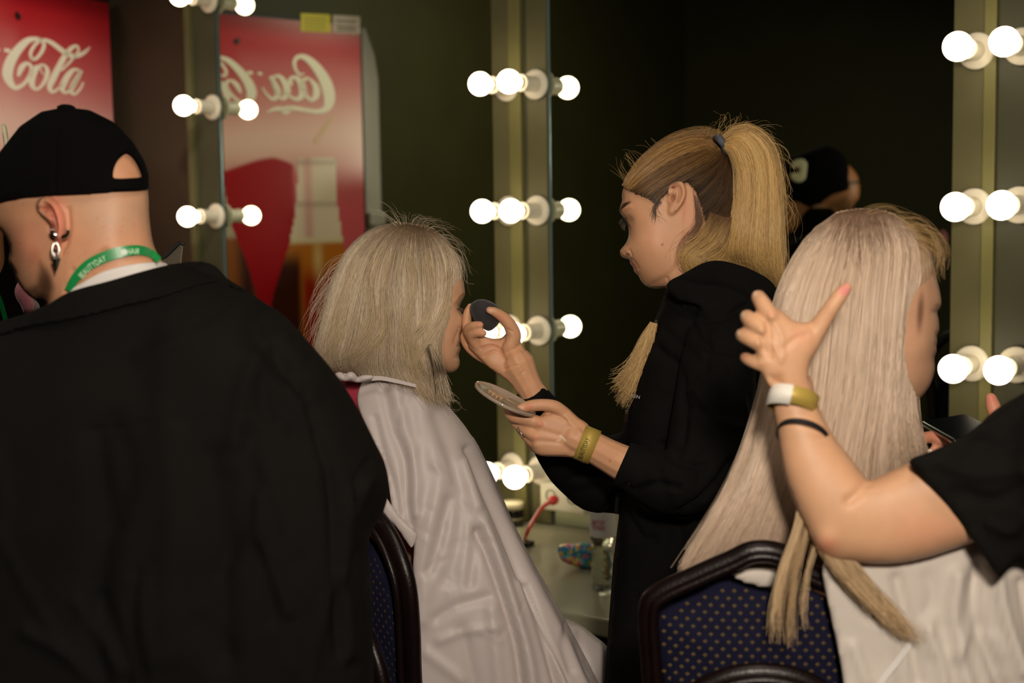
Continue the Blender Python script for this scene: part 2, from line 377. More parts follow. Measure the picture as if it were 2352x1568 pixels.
# ================================================================ room
M_wall = mat('dark_green_wall', (62, 60, 27), 0.6, noise_amt=0.10, noise_scale=3)
M_wallb = mat('dark_brown_wall', (62, 50, 34), 0.6, noise_amt=0.2, noise_scale=2.5)
M_floor = mat('dark_floor', (60, 56, 48), 0.5, noise_amt=0.2, noise_scale=8)
M_ceil = mat('dark_ceiling', (46, 45, 36), 0.8)
UA, UB, VB, HC = -3.3, 2.75, 5.6, 3.0
def slab(name, u0, u1, v0, v1, z0, z1, m): o = wall_box(name, u0, u1, v0, v1, z0, z1, None, m, 'structure'); return o
slab('floor', UA-.1, UB+.1, -.1, VB+.1, -.1, 0, M_floor)
slab('ceiling', UA-.1, UB+.1, -.1, VB+.1, HC, HC+.1, M_ceil)
slab('wall_back', UA-.1, UB+.1, -.1, 0, 0, HC, M_wallb)
slab('wall_left', UB, UB+.1, 0, VB, 0, HC, M_wall)
slab('wall_right', UA-.1, UA, 0, VB, 0, HC, M_wall)
slab('wall_front', UA-.1, UB+.1, VB, VB+.1, 0, HC, M_wall)
# ---- vanity mirrors
M_glass = mat('mirror_glass', (214, 220, 205), 0.015, 1.0)
M_board = mat('olive_frame_board', (92, 88, 56), 0.55, noise_amt=0.10, noise_scale=6, bump=0.1, bump_scale=60)
M_strip = mat('light_olive_strip', (112, 108, 62), 0.5, noise_amt=0.08, noise_scale=6)
M_dkst = mat('dark_frame_strip', (66, 66, 46), 0.5)
M_edge = mat('polished_glass_edge', (120, 150, 160), 0.15, 0.3)
M_cer = mat('white_ceramic', (236, 228, 206), 0.35, coat=0.2, noise_amt=0.04, noise_scale=40)
M_scr = mat('screw_steel', (120, 110, 95), 0.35, 1.0)
M_bulb = mat('lit_bulb', (255, 250, 240), 0.4, emit=(255, 236, 205), emit_s=9.0)
M_brass = mat('bulb_thread', (200, 190, 160), 0.3, 0.9)
def U(px, py=400): return wall_hit(px, py)[0]
uP0a, uP0b = U(464, 300), U(514, 300)
uP1a, uP1b = U(1143, 300), U(1270, 300)
uP2a = U(2196, 300); uP2b = U(2430, 300)
TZ = 0.642
ZT, ZB = 2.35, TZ+.002
T_ = 0.012
mir = thing('vanity_mirror', 'tall mirror between the left lamp column and the middle pair, reflecting the red cooler', 'mirror', wp((uP0b+uP1a)/2, 0.01, ZB))
wall_box('mirror_glass', uP0b, uP1a, 0.001, T_, ZB, ZT, mir, M_glass)
wall_box('glass_edge', uP0b+.003, uP0b, 0.001, T_+.001, ZB, ZT, mir, M_edge)
o = wall_box('frame_board', uP0a, uP0b+.003, 0.001, T_+.012, ZB, ZT, mir, M_dkst, bv=.002)
o = wall_box('frame_edge', U(456), uP0a, 0.001, T_+.03, ZB, ZT, mir, M_board, bv=.002)
o = wall_box('frame_board', uP1a, U(1186), 0.001, T_+.010, ZB, ZT, mir, M_board, bv=.002)
mir2 = thing('vanity_mirror', 'widest mirror, right of the middle lamps and behind the woman with the ponytail', 'mirror', wp((uP1b+uP2a)/2, 0.01, ZB))
wall_box('mirror_glass', uP1b, uP2a, 0.001, T_, ZB, ZT, mir2, M_glass)
wall_box('glass_edge', uP1b+.004, uP1b, 0.001, T_+.001, ZB, ZT, mir2, M_edge)
wall_box('frame_board', U(1224), uP1b+.004, 0.001, T_+.010, ZB, ZT, mir2, M_board, bv=.002)
wall_box('frame_board', uP2a, U(2266), 0.001, T_+.010, ZB, ZT, mir2, M_board, bv=.002)
mir3 = thing('vanity_mirror', 'mirror at the right edge whose left frame carries the outermost lamps', 'mirror', wp(uP2b-.3, 0.01, ZB))
wall_box('frame_board', U(2294), uP2b, 0.001, T_+.006, ZB, ZT, mir3, M_dkst, bv=.002)
wall_box('mirror_glass', uP2b, uP2b-.7, 0.001, T_, ZB, ZT, mir3, M_glass)
tr = wall_box('trim_1', U(1186), U(1213), 0.001, T_+.018, ZB, ZT, None, M_strip, 'structure', .002)
tr = wall_box('trim_2', U(1213), U(1224), 0.001, T_+.004, ZB, ZT, None, M_dkst, 'structure')
tr = wall_box('trim_3', U(2266), U(2294), 0.001, T_+.018, ZB, ZT, None, M_strip, 'structure', .002)
# ---- lamps
def make_lamp(u, z, label, lit=True, tilt=(0, 0)):
    b = wp(u, T_+.012, z); ax = WN+WU*tilt[0]+EZ*tilt[1]; ax = ax/np.linalg.norm(ax)
    t = thing('mirror_lamp', label, 'lamp', b, 'round bulbs along the mirror frames')
    V, F = lathe_vf(b, ax, [(0, .036), (.003, .0385), (.007, .0385), (.010, .034), (.013, .024)], 28); build('flange', V, F, t, M_cer, True)
    V, F = lathe_vf(b, ax, [(.008, .0215), (.02, .020), (.055, .0205), (.066, .0225), (.070, .0215), (.070, .017), (.06, .016)], 24); build('socket', V, F, t, M_cer, True)
    V, F = lathe_vf(b, ax, [(.058, .0135), (.082, .0145)], 20); build('thread', V, F, t, M_brass, True)
    pr = [(.078, .013), (.084, .0165)]
    for a in range(-55, 91, 9): pr.append((.118+.0295*math.sin(math.radians(a)), max(.0005, .0295*math.cos(math.radians(a)))))
    V, F = lathe_vf(b, ax, pr, 32); build('bulb', V, F, t, M_bulb if lit else M_cer, True)
    for a in (70, 190, 310):
        p = b+ax*.007+.029*(WU*math.cos(math.radians(a))+EZ*math.sin(math.radians(a)))
        V, F = lathe_vf(p, ax, [(0, .0042), (.0025, .004), (.003, .002)], 10); build('screw', V, F, t, M_scr, True)
    return t
rows = [wall_hit(1246, y)[1] for y in (195, 483, 757, 1075)]
rows2 = [wall_hit(2246, y)[1] for y in (120, 474, 832)]
rowsL = [wall_hit(512, y)[1] for y in (0, 247, 496)]
nm = ['top', 'second', 'third', 'lowest']
for i, z in enumerate(rows):
    make_lamp(U(1182), z, '%s lamp of the left-hand column between the two middle mirrors' % nm[i])
    make_lamp(U(1247), z, '%s lamp of the right-hand column between the two middle mirrors' % nm[i])
for i, z in enumerate(rows2):
    n_ = ['upper', 'middle', 'lower'][i]
    make_lamp(U(2249), z, '%s lamp of the inner column at the right edge of the widest mirror' % n_)
    make_lamp(U(2352), z+.002, '%s lamp of the outermost column, cut by the right edge of the photo' % n_)
for i, z in enumerate(rowsL):
    make_lamp(U(509), z, '%s lamp of the single column left of the reflected cooler' % ['topmost cropped', 'middle', 'lowest'][i])
# ---- red drinks cooler
D, g_, WF, DP, ZF0, ZF1 = 1.672, 0.04, 0.95, 0.6, 0.02, 2.165
th = math.radians(12); Rz = np.array([[math.cos(th), -math.sin(th), 0], [math.sin(th), math.cos(th), 0], [0, 0, 1]])
ce = Rz@WN; cm = Rz@(-WU); cE = wp(D, g_, 0)          # ce: near-wall edge -> far edge, cm: door normal
def cf(s, z, d=0.0): return cE + ce*(WF-s) + cm*d + EZ*z   # s: 0 = left edge seen from the front
M_cgrey = mat('cooler_grey_plastic', (176, 170, 156), 0.5)
M_black = mat('black_gasket', (14, 14, 14), 0.5)
M_print = mat('door_print_glare', attr=True, rough=0.22, coat=0.5)
M_cream = mat('cream_lettering', (250, 242, 216), 0.3)
coo = thing('drinks_cooler', 'tall red drinks cooler with white script lettering at the end of the mirror wall', 'cooler', cf(WF/2, 0, -.3))
def cbox(name, s0, s1, z0, z1, d0, d1, m, bv=0, **k):
    V, F = box_vf(cf((s0+s1)/2, (z0+z1)/2, (d0+d1)/2), ce, cm, EZ, abs(s1-s0)/2, abs(d1-d0)/2, abs(z1-z0)/2); o = build(name, V, F, coo, m, **k)
    if bv: bevel(o, bv)
    return o
# virtual-image pixel -> door coordinates: s from px, z from py
def vdoor(px, py):
    e2 = ce-2*WN*(ce@WN); E2 = cE-2*WN*((cE-W0)@WN); m2 = cm-2*WN*(cm@WN)
    r = ray(px, py); t = (m2@(E2-CAM))/(m2@r); p = CAM+r*t; return WF-(p-E2)@e2, p[2]
def ddoor(px, py):
    r = ray(px, py); t = (cm@(cE-CAM))/(cm@r); p = CAM+r*t; return WF-(p-cE)@ce, p[2]
# cabinet with chamfered upper front corner
pr = [(-.10, ZF0), (-.10, ZF1-.20), (-.085, ZF1-.11), (-.045, ZF1-.01), (WF+.01, ZF1-.01), (WF+.01, ZF0)]
V = [cf(s, z, -.045) for s, z in pr]+[cf(s, z, -DP) for s, z in pr]; n = len(pr)
build('cabinet', V, [tuple(range(n)), tuple(range(2*n-1, n-1, -1))]+[(i, (i+1) % n, n+(i+1) % n, n+i) for i in range(n)], coo, M_cgrey)
cbox('gasket', 0.0, WF, ZF0+.1, ZF1-.005, -.045, -.03, M_black)
cbox('door', 0, WF, ZF0+.1, ZF1, -.03, -.001, M_black, .004)
cbox('kick_panel', 0, WF, ZF0, ZF0+.09, -.045, -.01, M_black)
cbox('handle', -.075, -.002, vdoor(850, 500)[1]-.03, vdoor(850, 500)[1]+.02, -.045, .02, M_cgrey, .006)
# printed poster grid with vertex colours: door picture, with pink haze and glare painted in
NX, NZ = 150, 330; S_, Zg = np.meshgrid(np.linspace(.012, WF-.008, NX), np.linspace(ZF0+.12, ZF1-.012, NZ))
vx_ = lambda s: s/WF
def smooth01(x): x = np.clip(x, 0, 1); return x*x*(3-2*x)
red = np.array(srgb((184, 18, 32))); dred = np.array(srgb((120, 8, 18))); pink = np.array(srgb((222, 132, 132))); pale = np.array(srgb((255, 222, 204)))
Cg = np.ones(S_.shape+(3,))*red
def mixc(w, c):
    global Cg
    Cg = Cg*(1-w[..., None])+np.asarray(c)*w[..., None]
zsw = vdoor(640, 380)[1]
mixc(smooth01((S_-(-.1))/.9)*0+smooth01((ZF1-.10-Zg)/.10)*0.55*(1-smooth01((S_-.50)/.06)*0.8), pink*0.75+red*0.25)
gl = np.exp(-((Zg-(zsw+.10-.10*(S_-.45)))/.13)**2); mixc(gl*0.9, pale)  # pale printed swoosh together with painted glare of the door
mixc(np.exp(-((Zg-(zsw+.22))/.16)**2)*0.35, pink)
# deep red area under the splash edge
edge = zsw+.0+.035*np.sin((S_-.2)*9)-.25*np.clip(.40-S_, 0, 1)
mixc(smooth01((edge-Zg)/.012)*smooth01((S_-vdoor(692, 450)[0])/.02), np.array(srgb((170, 12, 24))))
mixc(smooth01((edge-.02-Zg)/.02)*(1-smooth01((S_-vdoor(692, 450)[0])/.02))*0.55, np.array(srgb((214, 90, 100))))
mixc(np.exp(-((S_-.36)/.02)**2)*0, red)
mixc(smooth01((Zg-(ZF1-.09))/.07)*0.7, dred)
def grid_faces(nx, nz): 
    i = np.arange(nx-1)[None, :]+nx*np.arange(nz-1)[:, None]; return np.stack([i, i+1, i+1+nx, i+nx], -1).reshape(-1, 4)
Vp = cE+ce*(WF-S_[..., None])+EZ*Zg[..., None]+cm*0.0005
build('door_print_glare', Vp.reshape(-1, 3), grid_faces(NX, NZ), coo, M_print, True, col=Cg.reshape(-1, 3), fix=False)
# lettering: variable width strokes, in units of the logo drawing
def stroke_vf(pts, place, d0=.0008, d1=.0022):
    A = catmull(np.array(pts, float), 6); T = np.gradient(A[:, :2], axis=0); T /= np.linalg.norm(T, axis=1)[:, None]+1e-9; N = np.c_[-T[:, 1], T[:, 0]]
    L = A[:, :2]+N*A[:, 2:3]/2; R_ = A[:, :2]-N*A[:, 2:3]/2; V = []; F = []
    for l, r in zip(L, R_):
        V += [place(*l, d1), place(*r, d1), place(*r, d0), place(*l, d0)]
    for k in range(len(A)-1):
        a = 4*k; b = a+4
        for i in range(4): F.append((a+i, a+(i+1) % 4, b+(i+1) % 4, b+i))
    F += [(0, 1, 2, 3), (len(V)-1, len(V)-2, len(V)-3, len(V)-4)]
    return V, F
s_a, z_a = ddoor(10/3.734, 340/3.734); s_b, z_b = ddoor(720/3.734, 880/3.734)
xs1 = (s_b-s_a)/710.0; zs1 = (z_a-z_b)/540.0
def plogo(x, y, d): return cf(s_a+(x-10)*xs1, z_a-(y-340)*zs1, d)
cola = {
 'C': [(250, 545, 26), (262, 560, 26), (300, 545, 26), (350, 470, 28), (372, 400, 30), (350, 362, 32), (300, 352, 38), (225, 385, 56), (140, 490, 72), (75, 610, 82), (45, 730, 84), (62, 815, 66), (105, 862, 44), (170, 825, 30), (225, 745, 28), (252, 670, 30), (240, 618, 30), (205, 610, 34), (165, 660, 46), (135, 745, 20)],
 'Cloop': [(258, 560, 24), (250, 500, 26), (290, 415, 26), (340, 360, 26)],
 'ribbon': [(330, 358, 20), (390, 352, 34), (450, 375, 44), (520, 425, 48), (590, 470, 46), (660, 470, 44), (730, 430, 34), (775, 385, 18), (795, 355, 5)],
 'o1': [(330, 612, 20), (290, 650, 50), (255, 740, 56), (250, 820, 46), (285, 858, 26), (335, 815, 24), (375, 740, 36), (392, 660, 38), (372, 612, 26), (335, 608, 20), (330, 650, 12), (350, 700, 10)],
 'l': [(690, 395, 22), (668, 365, 26), (620, 395, 36), (560, 480, 46), (500, 600, 52), (440, 730, 56), (405, 820, 44), (425, 868, 30), (480, 830, 20), (530, 770, 12)],
 'l2': [(690, 395, 20), (670, 440, 20), (600, 540, 20), (520, 640, 16)],
 'a1': [(700, 620, 16), (640, 612, 30), (585, 670, 50), (530, 780, 54), (520, 840, 40), (555, 862, 24), (610, 800, 22), (660, 700, 24), (695, 620, 22)],
 'a2': [(705, 612, 26), (660, 700, 44), (615, 790, 46), (600, 850, 34), (635, 868, 22), (690, 800, 18), (718, 735, 12)],
 'dot1': [(30, 505, 36), (75, 505, 36)], 'dot2': [(-45, 520, 34), (-15, 500, 34)],
}
def X1(xv): return 10-(xv-305)*1.57
def Y1(yv): return (yv-215)*1.95+340-(0)
def c1(L): return [(X1(a), Y1(b)-20*(a-305)/320.0, c) for a, b, c in L]
coca = {
 'C0': c1([(452, 300, 22), (446, 268, 26), (462, 242, 34), (500, 246, 50), (548, 290, 70), (590, 360, 84), (606, 430, 80), (594, 476, 56), (556, 492, 40), (500, 486, 34), (440, 476, 40), (400, 480, 40), (360, 480, 30), (318, 496, 6)]),
 'bump': c1([(430, 478, 30), (405, 496, 34), (385, 480, 20)]),
 'C0hook': c1([(452, 300, 22), (470, 322, 20), (492, 318, 14)]),
 'o0': c1([(520, 345, 20), (545, 380, 46), (545, 420, 48), (522, 440, 26), (495, 410, 28), (482, 365, 34), (498, 340, 26), (520, 345, 20)]),
 'c0': c1([(432, 372, 26), (428, 345, 30), (452, 335, 32), (478, 365, 52), (484, 410, 50), (462, 435, 34), (430, 425, 22), (400, 400, 16)]),
 'a0': c1([(345, 335, 18), (378, 330, 30), (408, 370, 50), (412, 410, 46), (392, 434, 26), (365, 400, 22), (342, 345, 22)]),
 'a02': c1([(338, 330, 26), (358, 370, 44), (372, 410, 42), (350, 436, 26), (318, 410, 16), (300, 380, 10)]),
}
def pcola(x, y, d): return plogo(x, y, d)+EZ*.02
def pcoca(x, y, d):
    xv = 305-(x-10)/1.57; yv = (y-340+20*(xv-305)/320.0)/1.95+215; s, z = vdoor(480+xv/2.011, yv/2.011); return cf(s+.03, z-.02, d)
parts = [stroke_vf(p, pcola) for p in cola.values()]+[stroke_vf(p, pcoca) for p in coca.values()]
V, F = merge(parts); o = build('script_lettering', V, F, coo, M_cream, label='cream script lettering'); 
# stickers at the top left corner
def quad_print(name, pxs, d0, d1, m, fn=vdoor):
    Q = [fn(*p) for p in pxs]; V = [cf(s, z, d1) for s, z in Q]+[cf(s, z, d0) for s, z in Q]; n = len(Q)
    return build(name, V, [tuple(range(n)), tuple(range(2*n-1, n-1, -1))]+[(i, (i+1) % n, n+(i+1) % n, n+i) for i in range(n)], coo, m)
M_yel = mat('yellow_sticker', (206, 192, 30), 0.5); M_whs = mat('pale_sticker', (196, 178, 160), 0.5, noise_amt=.15, noise_scale=60); M_ylin = mat('sticker_print', (150, 130, 30), 0.5); M_glin = mat('sticker_grey_print', (110, 90, 80), 0.5)
quad_print('sticker', [(701, 32), (768, 35), (768, 76), (701, 73)], .0008, .002, M_yel).__setitem__('label', 'yellow sticker')
quad_print('sticker', [(774, 36), (836, 39), (836, 80), (774, 76)], .0008, .002, M_whs).__setitem__('label', 'pale sticker')
for y in (42, 50, 58, 66): quad_print('sticker_line', [(708, y), (758, y+2), (758, y+5), (708, y+3)], .002, .0025, M_ylin)
for y in (48, 60, 68): quad_print('sticker_line', [(782, y), (828, y+2), (828, y+6), (782, y+4)], .002, .0025, M_glin)
quad_print('lock', [(550, 92), (558, 88), (562, 96), (557, 103), (550, 100)], .0008, .006, M_black)
# printed bottles
M_bott = mat('bottle_print', attr=True, rough=0.25, coat=0.4)
def bottle_print(outl, name, colf):
    Q = np.array([vdoor(*p) for p in outl]); x0, z0 = Q.min(0); x1, z1 = Q.max(0)
    X, Y = np.meshgrid(np.linspace(x0, x1, 60), np.linspace(z0, z1, 130)); I = inside(Q, X, Y)
    idx = -np.ones(X.shape, int); idx[I] = np.arange(I.sum()); V = [cf(a, b, .0014) for a, b in zip(X[I], Y[I])]
    Fq = [(idx[j, i], idx[j, i+1], idx[j+1, i+1], idx[j+1, i]) for j in range(129) for i in range(59) if min(idx[j, i], idx[j, i+1], idx[j+1, i+1], idx[j+1, i]) >= 0]
    C = colf(X[I], Y[I], (x0, x1, z0, z1)); build(name, V, Fq, coo, M_bott, True, col=C, fix=False)
def cb(X, Z, b):
    t = (b[3]-Z)/(b[3]-b[2]); zl, zt = b[2], b[3]
    g = np.array(srgb((232, 210, 184))); C = np.tile(g, (len(X), 1)); w2 = np.clip(1-t*1.6, 0, 1)[:, None]*.5
    xc = (b[0]+b[1])/2+.01; rel = (X-xc)
    pk = np.array(srgb((214, 120, 124))); m_ = (np.exp(-(rel/.02)**2)*(t < .34))[:, None]*.6; C = C*(1-m_)+pk*m_
    am = np.array(srgb((190, 110, 30))); br = np.array(srgb((60, 22, 10))); rd = np.array(srgb((150, 26, 14))); ye = np.array(srgb((222, 186, 120)))
    k = smooth01((t-.345)/.02)[:, None]; liq = np.tile(am, (len(X), 1))
    q = smooth01((t-.42)/.12)[:, None]; liq = liq*(1-q)+rd*q
    q = (smooth01((rel-.02)/.03)*smooth01((t-.36)/.1))[:, None]; liq = liq*(1-q)+br*q
    q = (np.exp(-((rel-.035)/.012)**2)*.5)[:, None]; liq = liq*(1-q)+am*q
    q = (np.exp(-((rel+.035)/.02)**2-((t-.42)/.08)**2)*.9)[:, None]; liq = liq*(1-q)+ye*q
    C = C*(1-k)+liq*k
    q = (np.exp(-((t-.345)/.012)**2)*.7)[:, None]; C = C*(1-q)+np.array(srgb((226, 206, 160)))*q
    for tt_ in (.03, .20): q = (np.exp(-((t-tt_)/.012)**2)*.4)[:, None]; C = C*(1-q)+np.array(srgb((130, 104, 88)))*q
    return C
bottle_print([(692, 362), (700, 356), (778, 360), (785, 370), (784, 440), (788, 480), (800, 560), (826, 640), (850, 760), (850, 900), (610, 900), (622, 740), (640, 660), (672, 560), (684, 500), (690, 440)], 'printed_bottle', cb)
def cb2(X, Z, b):
    t = (b[3]-Z)/(b[3]-b[2]); u = (X-b[0])/(b[1]-b[0]); C = np.tile(np.array(srgb((190, 176, 150))), (len(X), 1))
    k = smooth01((t-.32)/.03)[:, None]; bs = np.sin(u*14)*.5+.5
    liq = np.array(srgb((150, 84, 30)))*(1-bs[:, None])+np.array(srgb((60, 26, 24)))*bs[:, None]
    return C*(1-k)+liq*k
bottle_print([(440, 360), (518, 372), (530, 440), (545, 520), (575, 590), (600, 670), (604, 760), (590, 900), (430, 900)], 'printed_bottle', cb2)
quad_print('printed_straw', [(738, 330), (728, 326), (758, 280), (775, 262), (770, 282)], .0008, .0016, mat('straw_print', (226, 190, 150), .4))
# ---- dressing table
M_top = mat('worktop_grey_green', (150, 148, 122), 0.28, noise_amt=0.05, noise_scale=12, coat=0.2)
M_leg = mat('table_leg', (40, 40, 40), 0.4, 0.6)
TZ = 0.642
pf = plane_z(1340, 1412, TZ); vf_ = (pf-W0)@WN
tab = thing('dressing_table', 'long grey-green dressing counter below the mirrors', 'table', wp(-.5, vf_/2, 0))
wall_box('worktop', uP0a, -2.0, 0.002, vf_, .602, TZ, tab, M_top, bv=.006)
wall_box('apron', uP0a-.02, -1.98, 0.02, vf_-.04, .52, .602, tab, M_leg)
for u in (uP0a-.05, -.6, -1.9):
    for v in (.06, vf_-.08): wall_box('leg', u-.02, u+.02, v-.02, v+.02, 0, .52, tab, M_leg, bv=.002)
# ================================================================ people toolkit
M_skin = mat('skin', attr=True, rough=0.48, sss=0.10, spec=0.4, noise_amt=0.05, noise_scale=45, bump=0.12, bump_scale=900)
M_hair = mat('hair_strands', attr=True, rough=0.36, spec=0.55, aniso=0.3)
M_hairb = mat('hair_mass', attr=True, rough=0.5, spec=0.4)
M_blk = mat('black_cotton', (14, 13, 12), 0.9, spec=.12, noise_amt=0.15, noise_scale=25, bump=0.3, bump_scale=700)
M_blk2 = mat('black_twill', (16, 15, 13), 0.85, spec=.12, noise_amt=0.2, noise_scale=12, bump=0.4, bump_scale=900)
M_cape = mat('silver_white_nylon', (186, 175, 172), 0.45, spec=0.45, sheen=0.0, bump=0.15, bump_scale=1200)
M_wht = mat('white_knit', (215, 210, 205), 0.8, bump=0.4, bump_scale=500)
M_steel = mat('polished_steel', (190, 188, 182), 0.18, 1.0)
M_trou = mat('dark_trousers', (26, 26, 30), 0.85)
M_shoe = mat('dark_shoes', (20, 20, 20), 0.5)
SKIN = (203, 152, 116)
def join_me(name, ms):
    bm = bmesh.new()
    for m_ in ms: bm.from_mesh(m_)
    me = bpy.data.meshes.new(name); bm.to_mesh(me); bm.free()
    for m_ in ms: bpy.data.meshes.remove(m_)
    return me
def wt(pts, R, n=14):   # tube through world points
    A = catmull(np.c_[np.array(pts, float), np.array(R, float)], 4); return tube_vf(A[:, :3], A[:, 3], n)
def lower_body(hip, fwd, sit, seat=.45, spread=.09, step=0.0):
    """pelvis, legs and feet in world space"""
    hip = np.array(hip, float); f = np.array([fwd[0], fwd[1], 0.0]); f /= np.linalg.norm(f); s = np.array([-f[1], f[0], 0]); P = []; sh = []
    for k in (-1, 1):
        h = hip+s*spread*k
        if sit: kn = h+f*.42+EZ*(.0); an = kn+f*.02; an[2] = .09
        else: kn = h+f*.02+f*step*k*.5; kn[2] = hip[2]*.55; an = h-f*.02+f*step*k; an[2] = .09
        P.append(wt([h, (h+kn)/2, kn], [.078, .068, .054])); P.append(wt([kn, (kn+an)/2+f*-.01, an], [.054, .05, .036]))
        toe = an+f*.16; toe[2] = .035; heel = an-f*.05; heel[2] = .04
        P.append(wt([heel, an*.5+toe*.5-EZ*.025, toe], [.034, .036, .028])); sh.append([heel, (heel+toe)/2, toe])
    P.append(wt([hip-s*.07, hip+s*.07], [.085, .085]))
    return P, sh
def legs_clothes(root, hip, fwd, sit, **k):
    P, sh = lower_body(hip, fwd, sit, **k); V = [];
    g = [(np.asarray(v), f) for v, f in P]
    q = []
    for i, (v, f) in enumerate(g):
        if i == 4: continue
        c = v.mean(0); q.append((v+(v-c)*np.array([.12, .12, .02]), f))
    me = remesh(q, .014, 2); mesh_obj('trousers', me, root, M_trou)
    for a in sh:
        P2 = [np.array(p) for p in a]
        for p in P2: p[2] = .042
        v, f = wt(P2, [.040, .041, .036]); v = np.array(v); v[:, 2] = np.maximum(v[:, 2], 0.001); build('shoe', v, f, root, M_shoe, True)
    return P
def ear_parts(cx, cy, H, ang, Z, dz, flip=1, thick=0.5):
    """ear outline in unit height, front of the head towards -x when flip=1"""
    pts = [(-.20, -.05), (-.22, -.30), (-.08, -.48), (.10, -.50), (.25, -.38), (.30, -.15), (.24, .10), (.14, .30), (.02, .48), (-.10, .50), (-.16, .38), (-.14, .2), (-.2, .1)]
    c, s = math.cos(math.radians(ang)), math.sin(math.radians(ang)); T = lambda x, y: (cx+(x*flip*c-y*s)*H, cy+(x*flip*s+y*c)*H)
    b = Blob([T(*p) for p in pts], Z, k=thick, cap=.008, step=4, dz=dz, tilt=(.00012*-flip, 0))
    tl = lambda L: [T(*p) for p in L]
    ops = [('l', tl([(-.16, -.12), (-.17, -.30), (-.06, -.42), (.10, -.43), (.20, -.30), (.24, -.12), (.18, .10), (.08, .30)]), 3.6, .0026),
           ('l', tl([(-.06, -.28), (.05, -.33), (.13, -.22), (.15, -.08), (.10, .10)]), 2.6, -.0028),
           ('l', tl([(-.04, -.12), (.03, -.20), (.07, -.10), (.05, .05), (-.04, .16)]), 2.8, .0016),
           ('g', *T(-.05, .0), 6, 8, ang, -.0050), ('g', *T(-.02, .37), 7, 7, 0, .0015)]
    pn = [('l', tl([(-.06, -.28), (.05, -.33), (.13, -.22), (.15, -.08), (.10, .10)]), 3, (150, 92, 70), .55), ('g', *T(-.05, .02), 6, 9, ang, (130, 70, 52), .75), ('g', *T(-.06, -.3), 7, 6, 0, (196, 110, 90), .5)]
    return b.vf(), ops, pn, T
def hand_chain(L, Z, n=12): return [chain(c, Z, 4, n) for c in L]
def fold_ops(seed, poly, n, L=(60, 160), amp=.004, width=9, ang=90, spread=25):
    r = np.random.default_rng(seed); P = np.array(poly, float); x0, y0 = P.min(0); x1, y1 = P.max(0); out = []
    while len(out) < n:
        x, y = r.uniform(x0, x1), r.uniform(y0, y1)
        if not inside(P, np.array([x]), np.array([y]))[0]: continue
        a = math.radians(ang+r.normal(0, spread)); l = r.uniform(*L); k = r.normal(0, .3)
        pts = [(x+math.cos(a+k*t)*l*t, y+math.sin(a+k*t)*l*t) for t in (-.5, -.2, .1, .5)]
        out.append(('l', pts, width*r.uniform(.6, 1.5), amp*r.choice([-1, 1])*r.uniform(.4, 1)))
    return out
def text_mesh(txt, size):
    cu = bpy.data.curves.new('t', 'FONT'); cu.body = txt; cu.size = size; cu.extrude = .0; cu.resolution_u = 2; cu.align_x = 'CENTER'
    o = bpy.data.objects.new('t', cu); COL.objects.link(o); dg = bpy.context.evaluated_depsgraph_get(); dg.update()
    me = bpy.data.meshes.new_from_object(o.evaluated_get(dg)); v = np.empty(len(me.vertices)*3); me.vertices.foreach_get('co', v); v = v.reshape(-1, 3)
    f = [tuple(p.vertices) for p in me.polygons]; w_ = (v[:, 0].max()-v[:, 0].min()) if len(v) else size*.3
    bpy.data.objects.remove(o); bpy.data.meshes.remove(me); return v, f, w_
def text_path(name, txt, path, hpx, Zf, parent, m, spacing=1.0, sx=1.0, start=0.0):
    """letters laid along a px path (baseline); Zf(px, py) gives distance"""
    A = catmull(path, 8); d = np.r_[0, np.cumsum(np.linalg.norm(np.diff(A[:, :2], axis=0), axis=1))]; parts = []; pos = start
    for ch in txt:
        v, f, w_ = text_mesh(ch, 1.0) if ch != ' ' else (np.zeros((0, 3)), [], .3)
        wpx = w_*hpx*1.38*sx; c = pos+wpx/2
        x = np.interp(c, d, A[:, 0]); y = np.interp(c, d, A[:, 1]); x2 = np.interp(c+1, d, A[:, 0]); y2 = np.interp(c+1, d, A[:, 1]); t = np.array([x2-x, y2-y]); t /= np.linalg.norm(t)+1e-9; n_ = np.array([t[1], -t[0]])
        if len(v):
            vx = v[:, 0]*hpx*1.38*sx; vy = v[:, 1]*hpx*1.38; PX = x+vx*t[0]+vy*n_[0]; PY = y+vx*t[1]+vy*n_[1]
            zz = Zf(PX, PY); parts.append((W(PX, PY, zz), f))
        pos += wpx+spacing*hpx*.16
    V, F = merge(parts); return build(name, V, F, parent, m)
def ribbon(name, path, wpx, Zf, parent, m, thick=.001, label=None):
    """flat band laid along a px path, width wpx"""
    A = catmull(path, 6); T = np.gradient(A[:, :2], axis=0); T /= np.linalg.norm(T, axis=1)[:, None]; N = np.c_[-T[:, 1], T[:, 0]]
    w_ = np.ones(len(A))*wpx if A.shape[1] == 2 else A[:, 2]
    V = []; F = []
    for p, n_, ww in zip(A, N, w_):
        for s_, dz in ((.5, 0), (-.5, 0), (-.5, thick), (.5, thick)):
            q = p[:2]+n_*ww*s_; V.append(W1(q[0], q[1], float(Zf(q[0], q[1]))+dz))
    for k in range(len(A)-1):
        a = 4*k; b = a+4
        for i in range(4): F.append((a+i, a+(i+1) % 4, b+(i+1) % 4, b+i))
    F += [(0, 1, 2, 3), tuple(len(V)-1-i for i in range(4))]
    return build(name, V, F, parent, m, False, label=label)
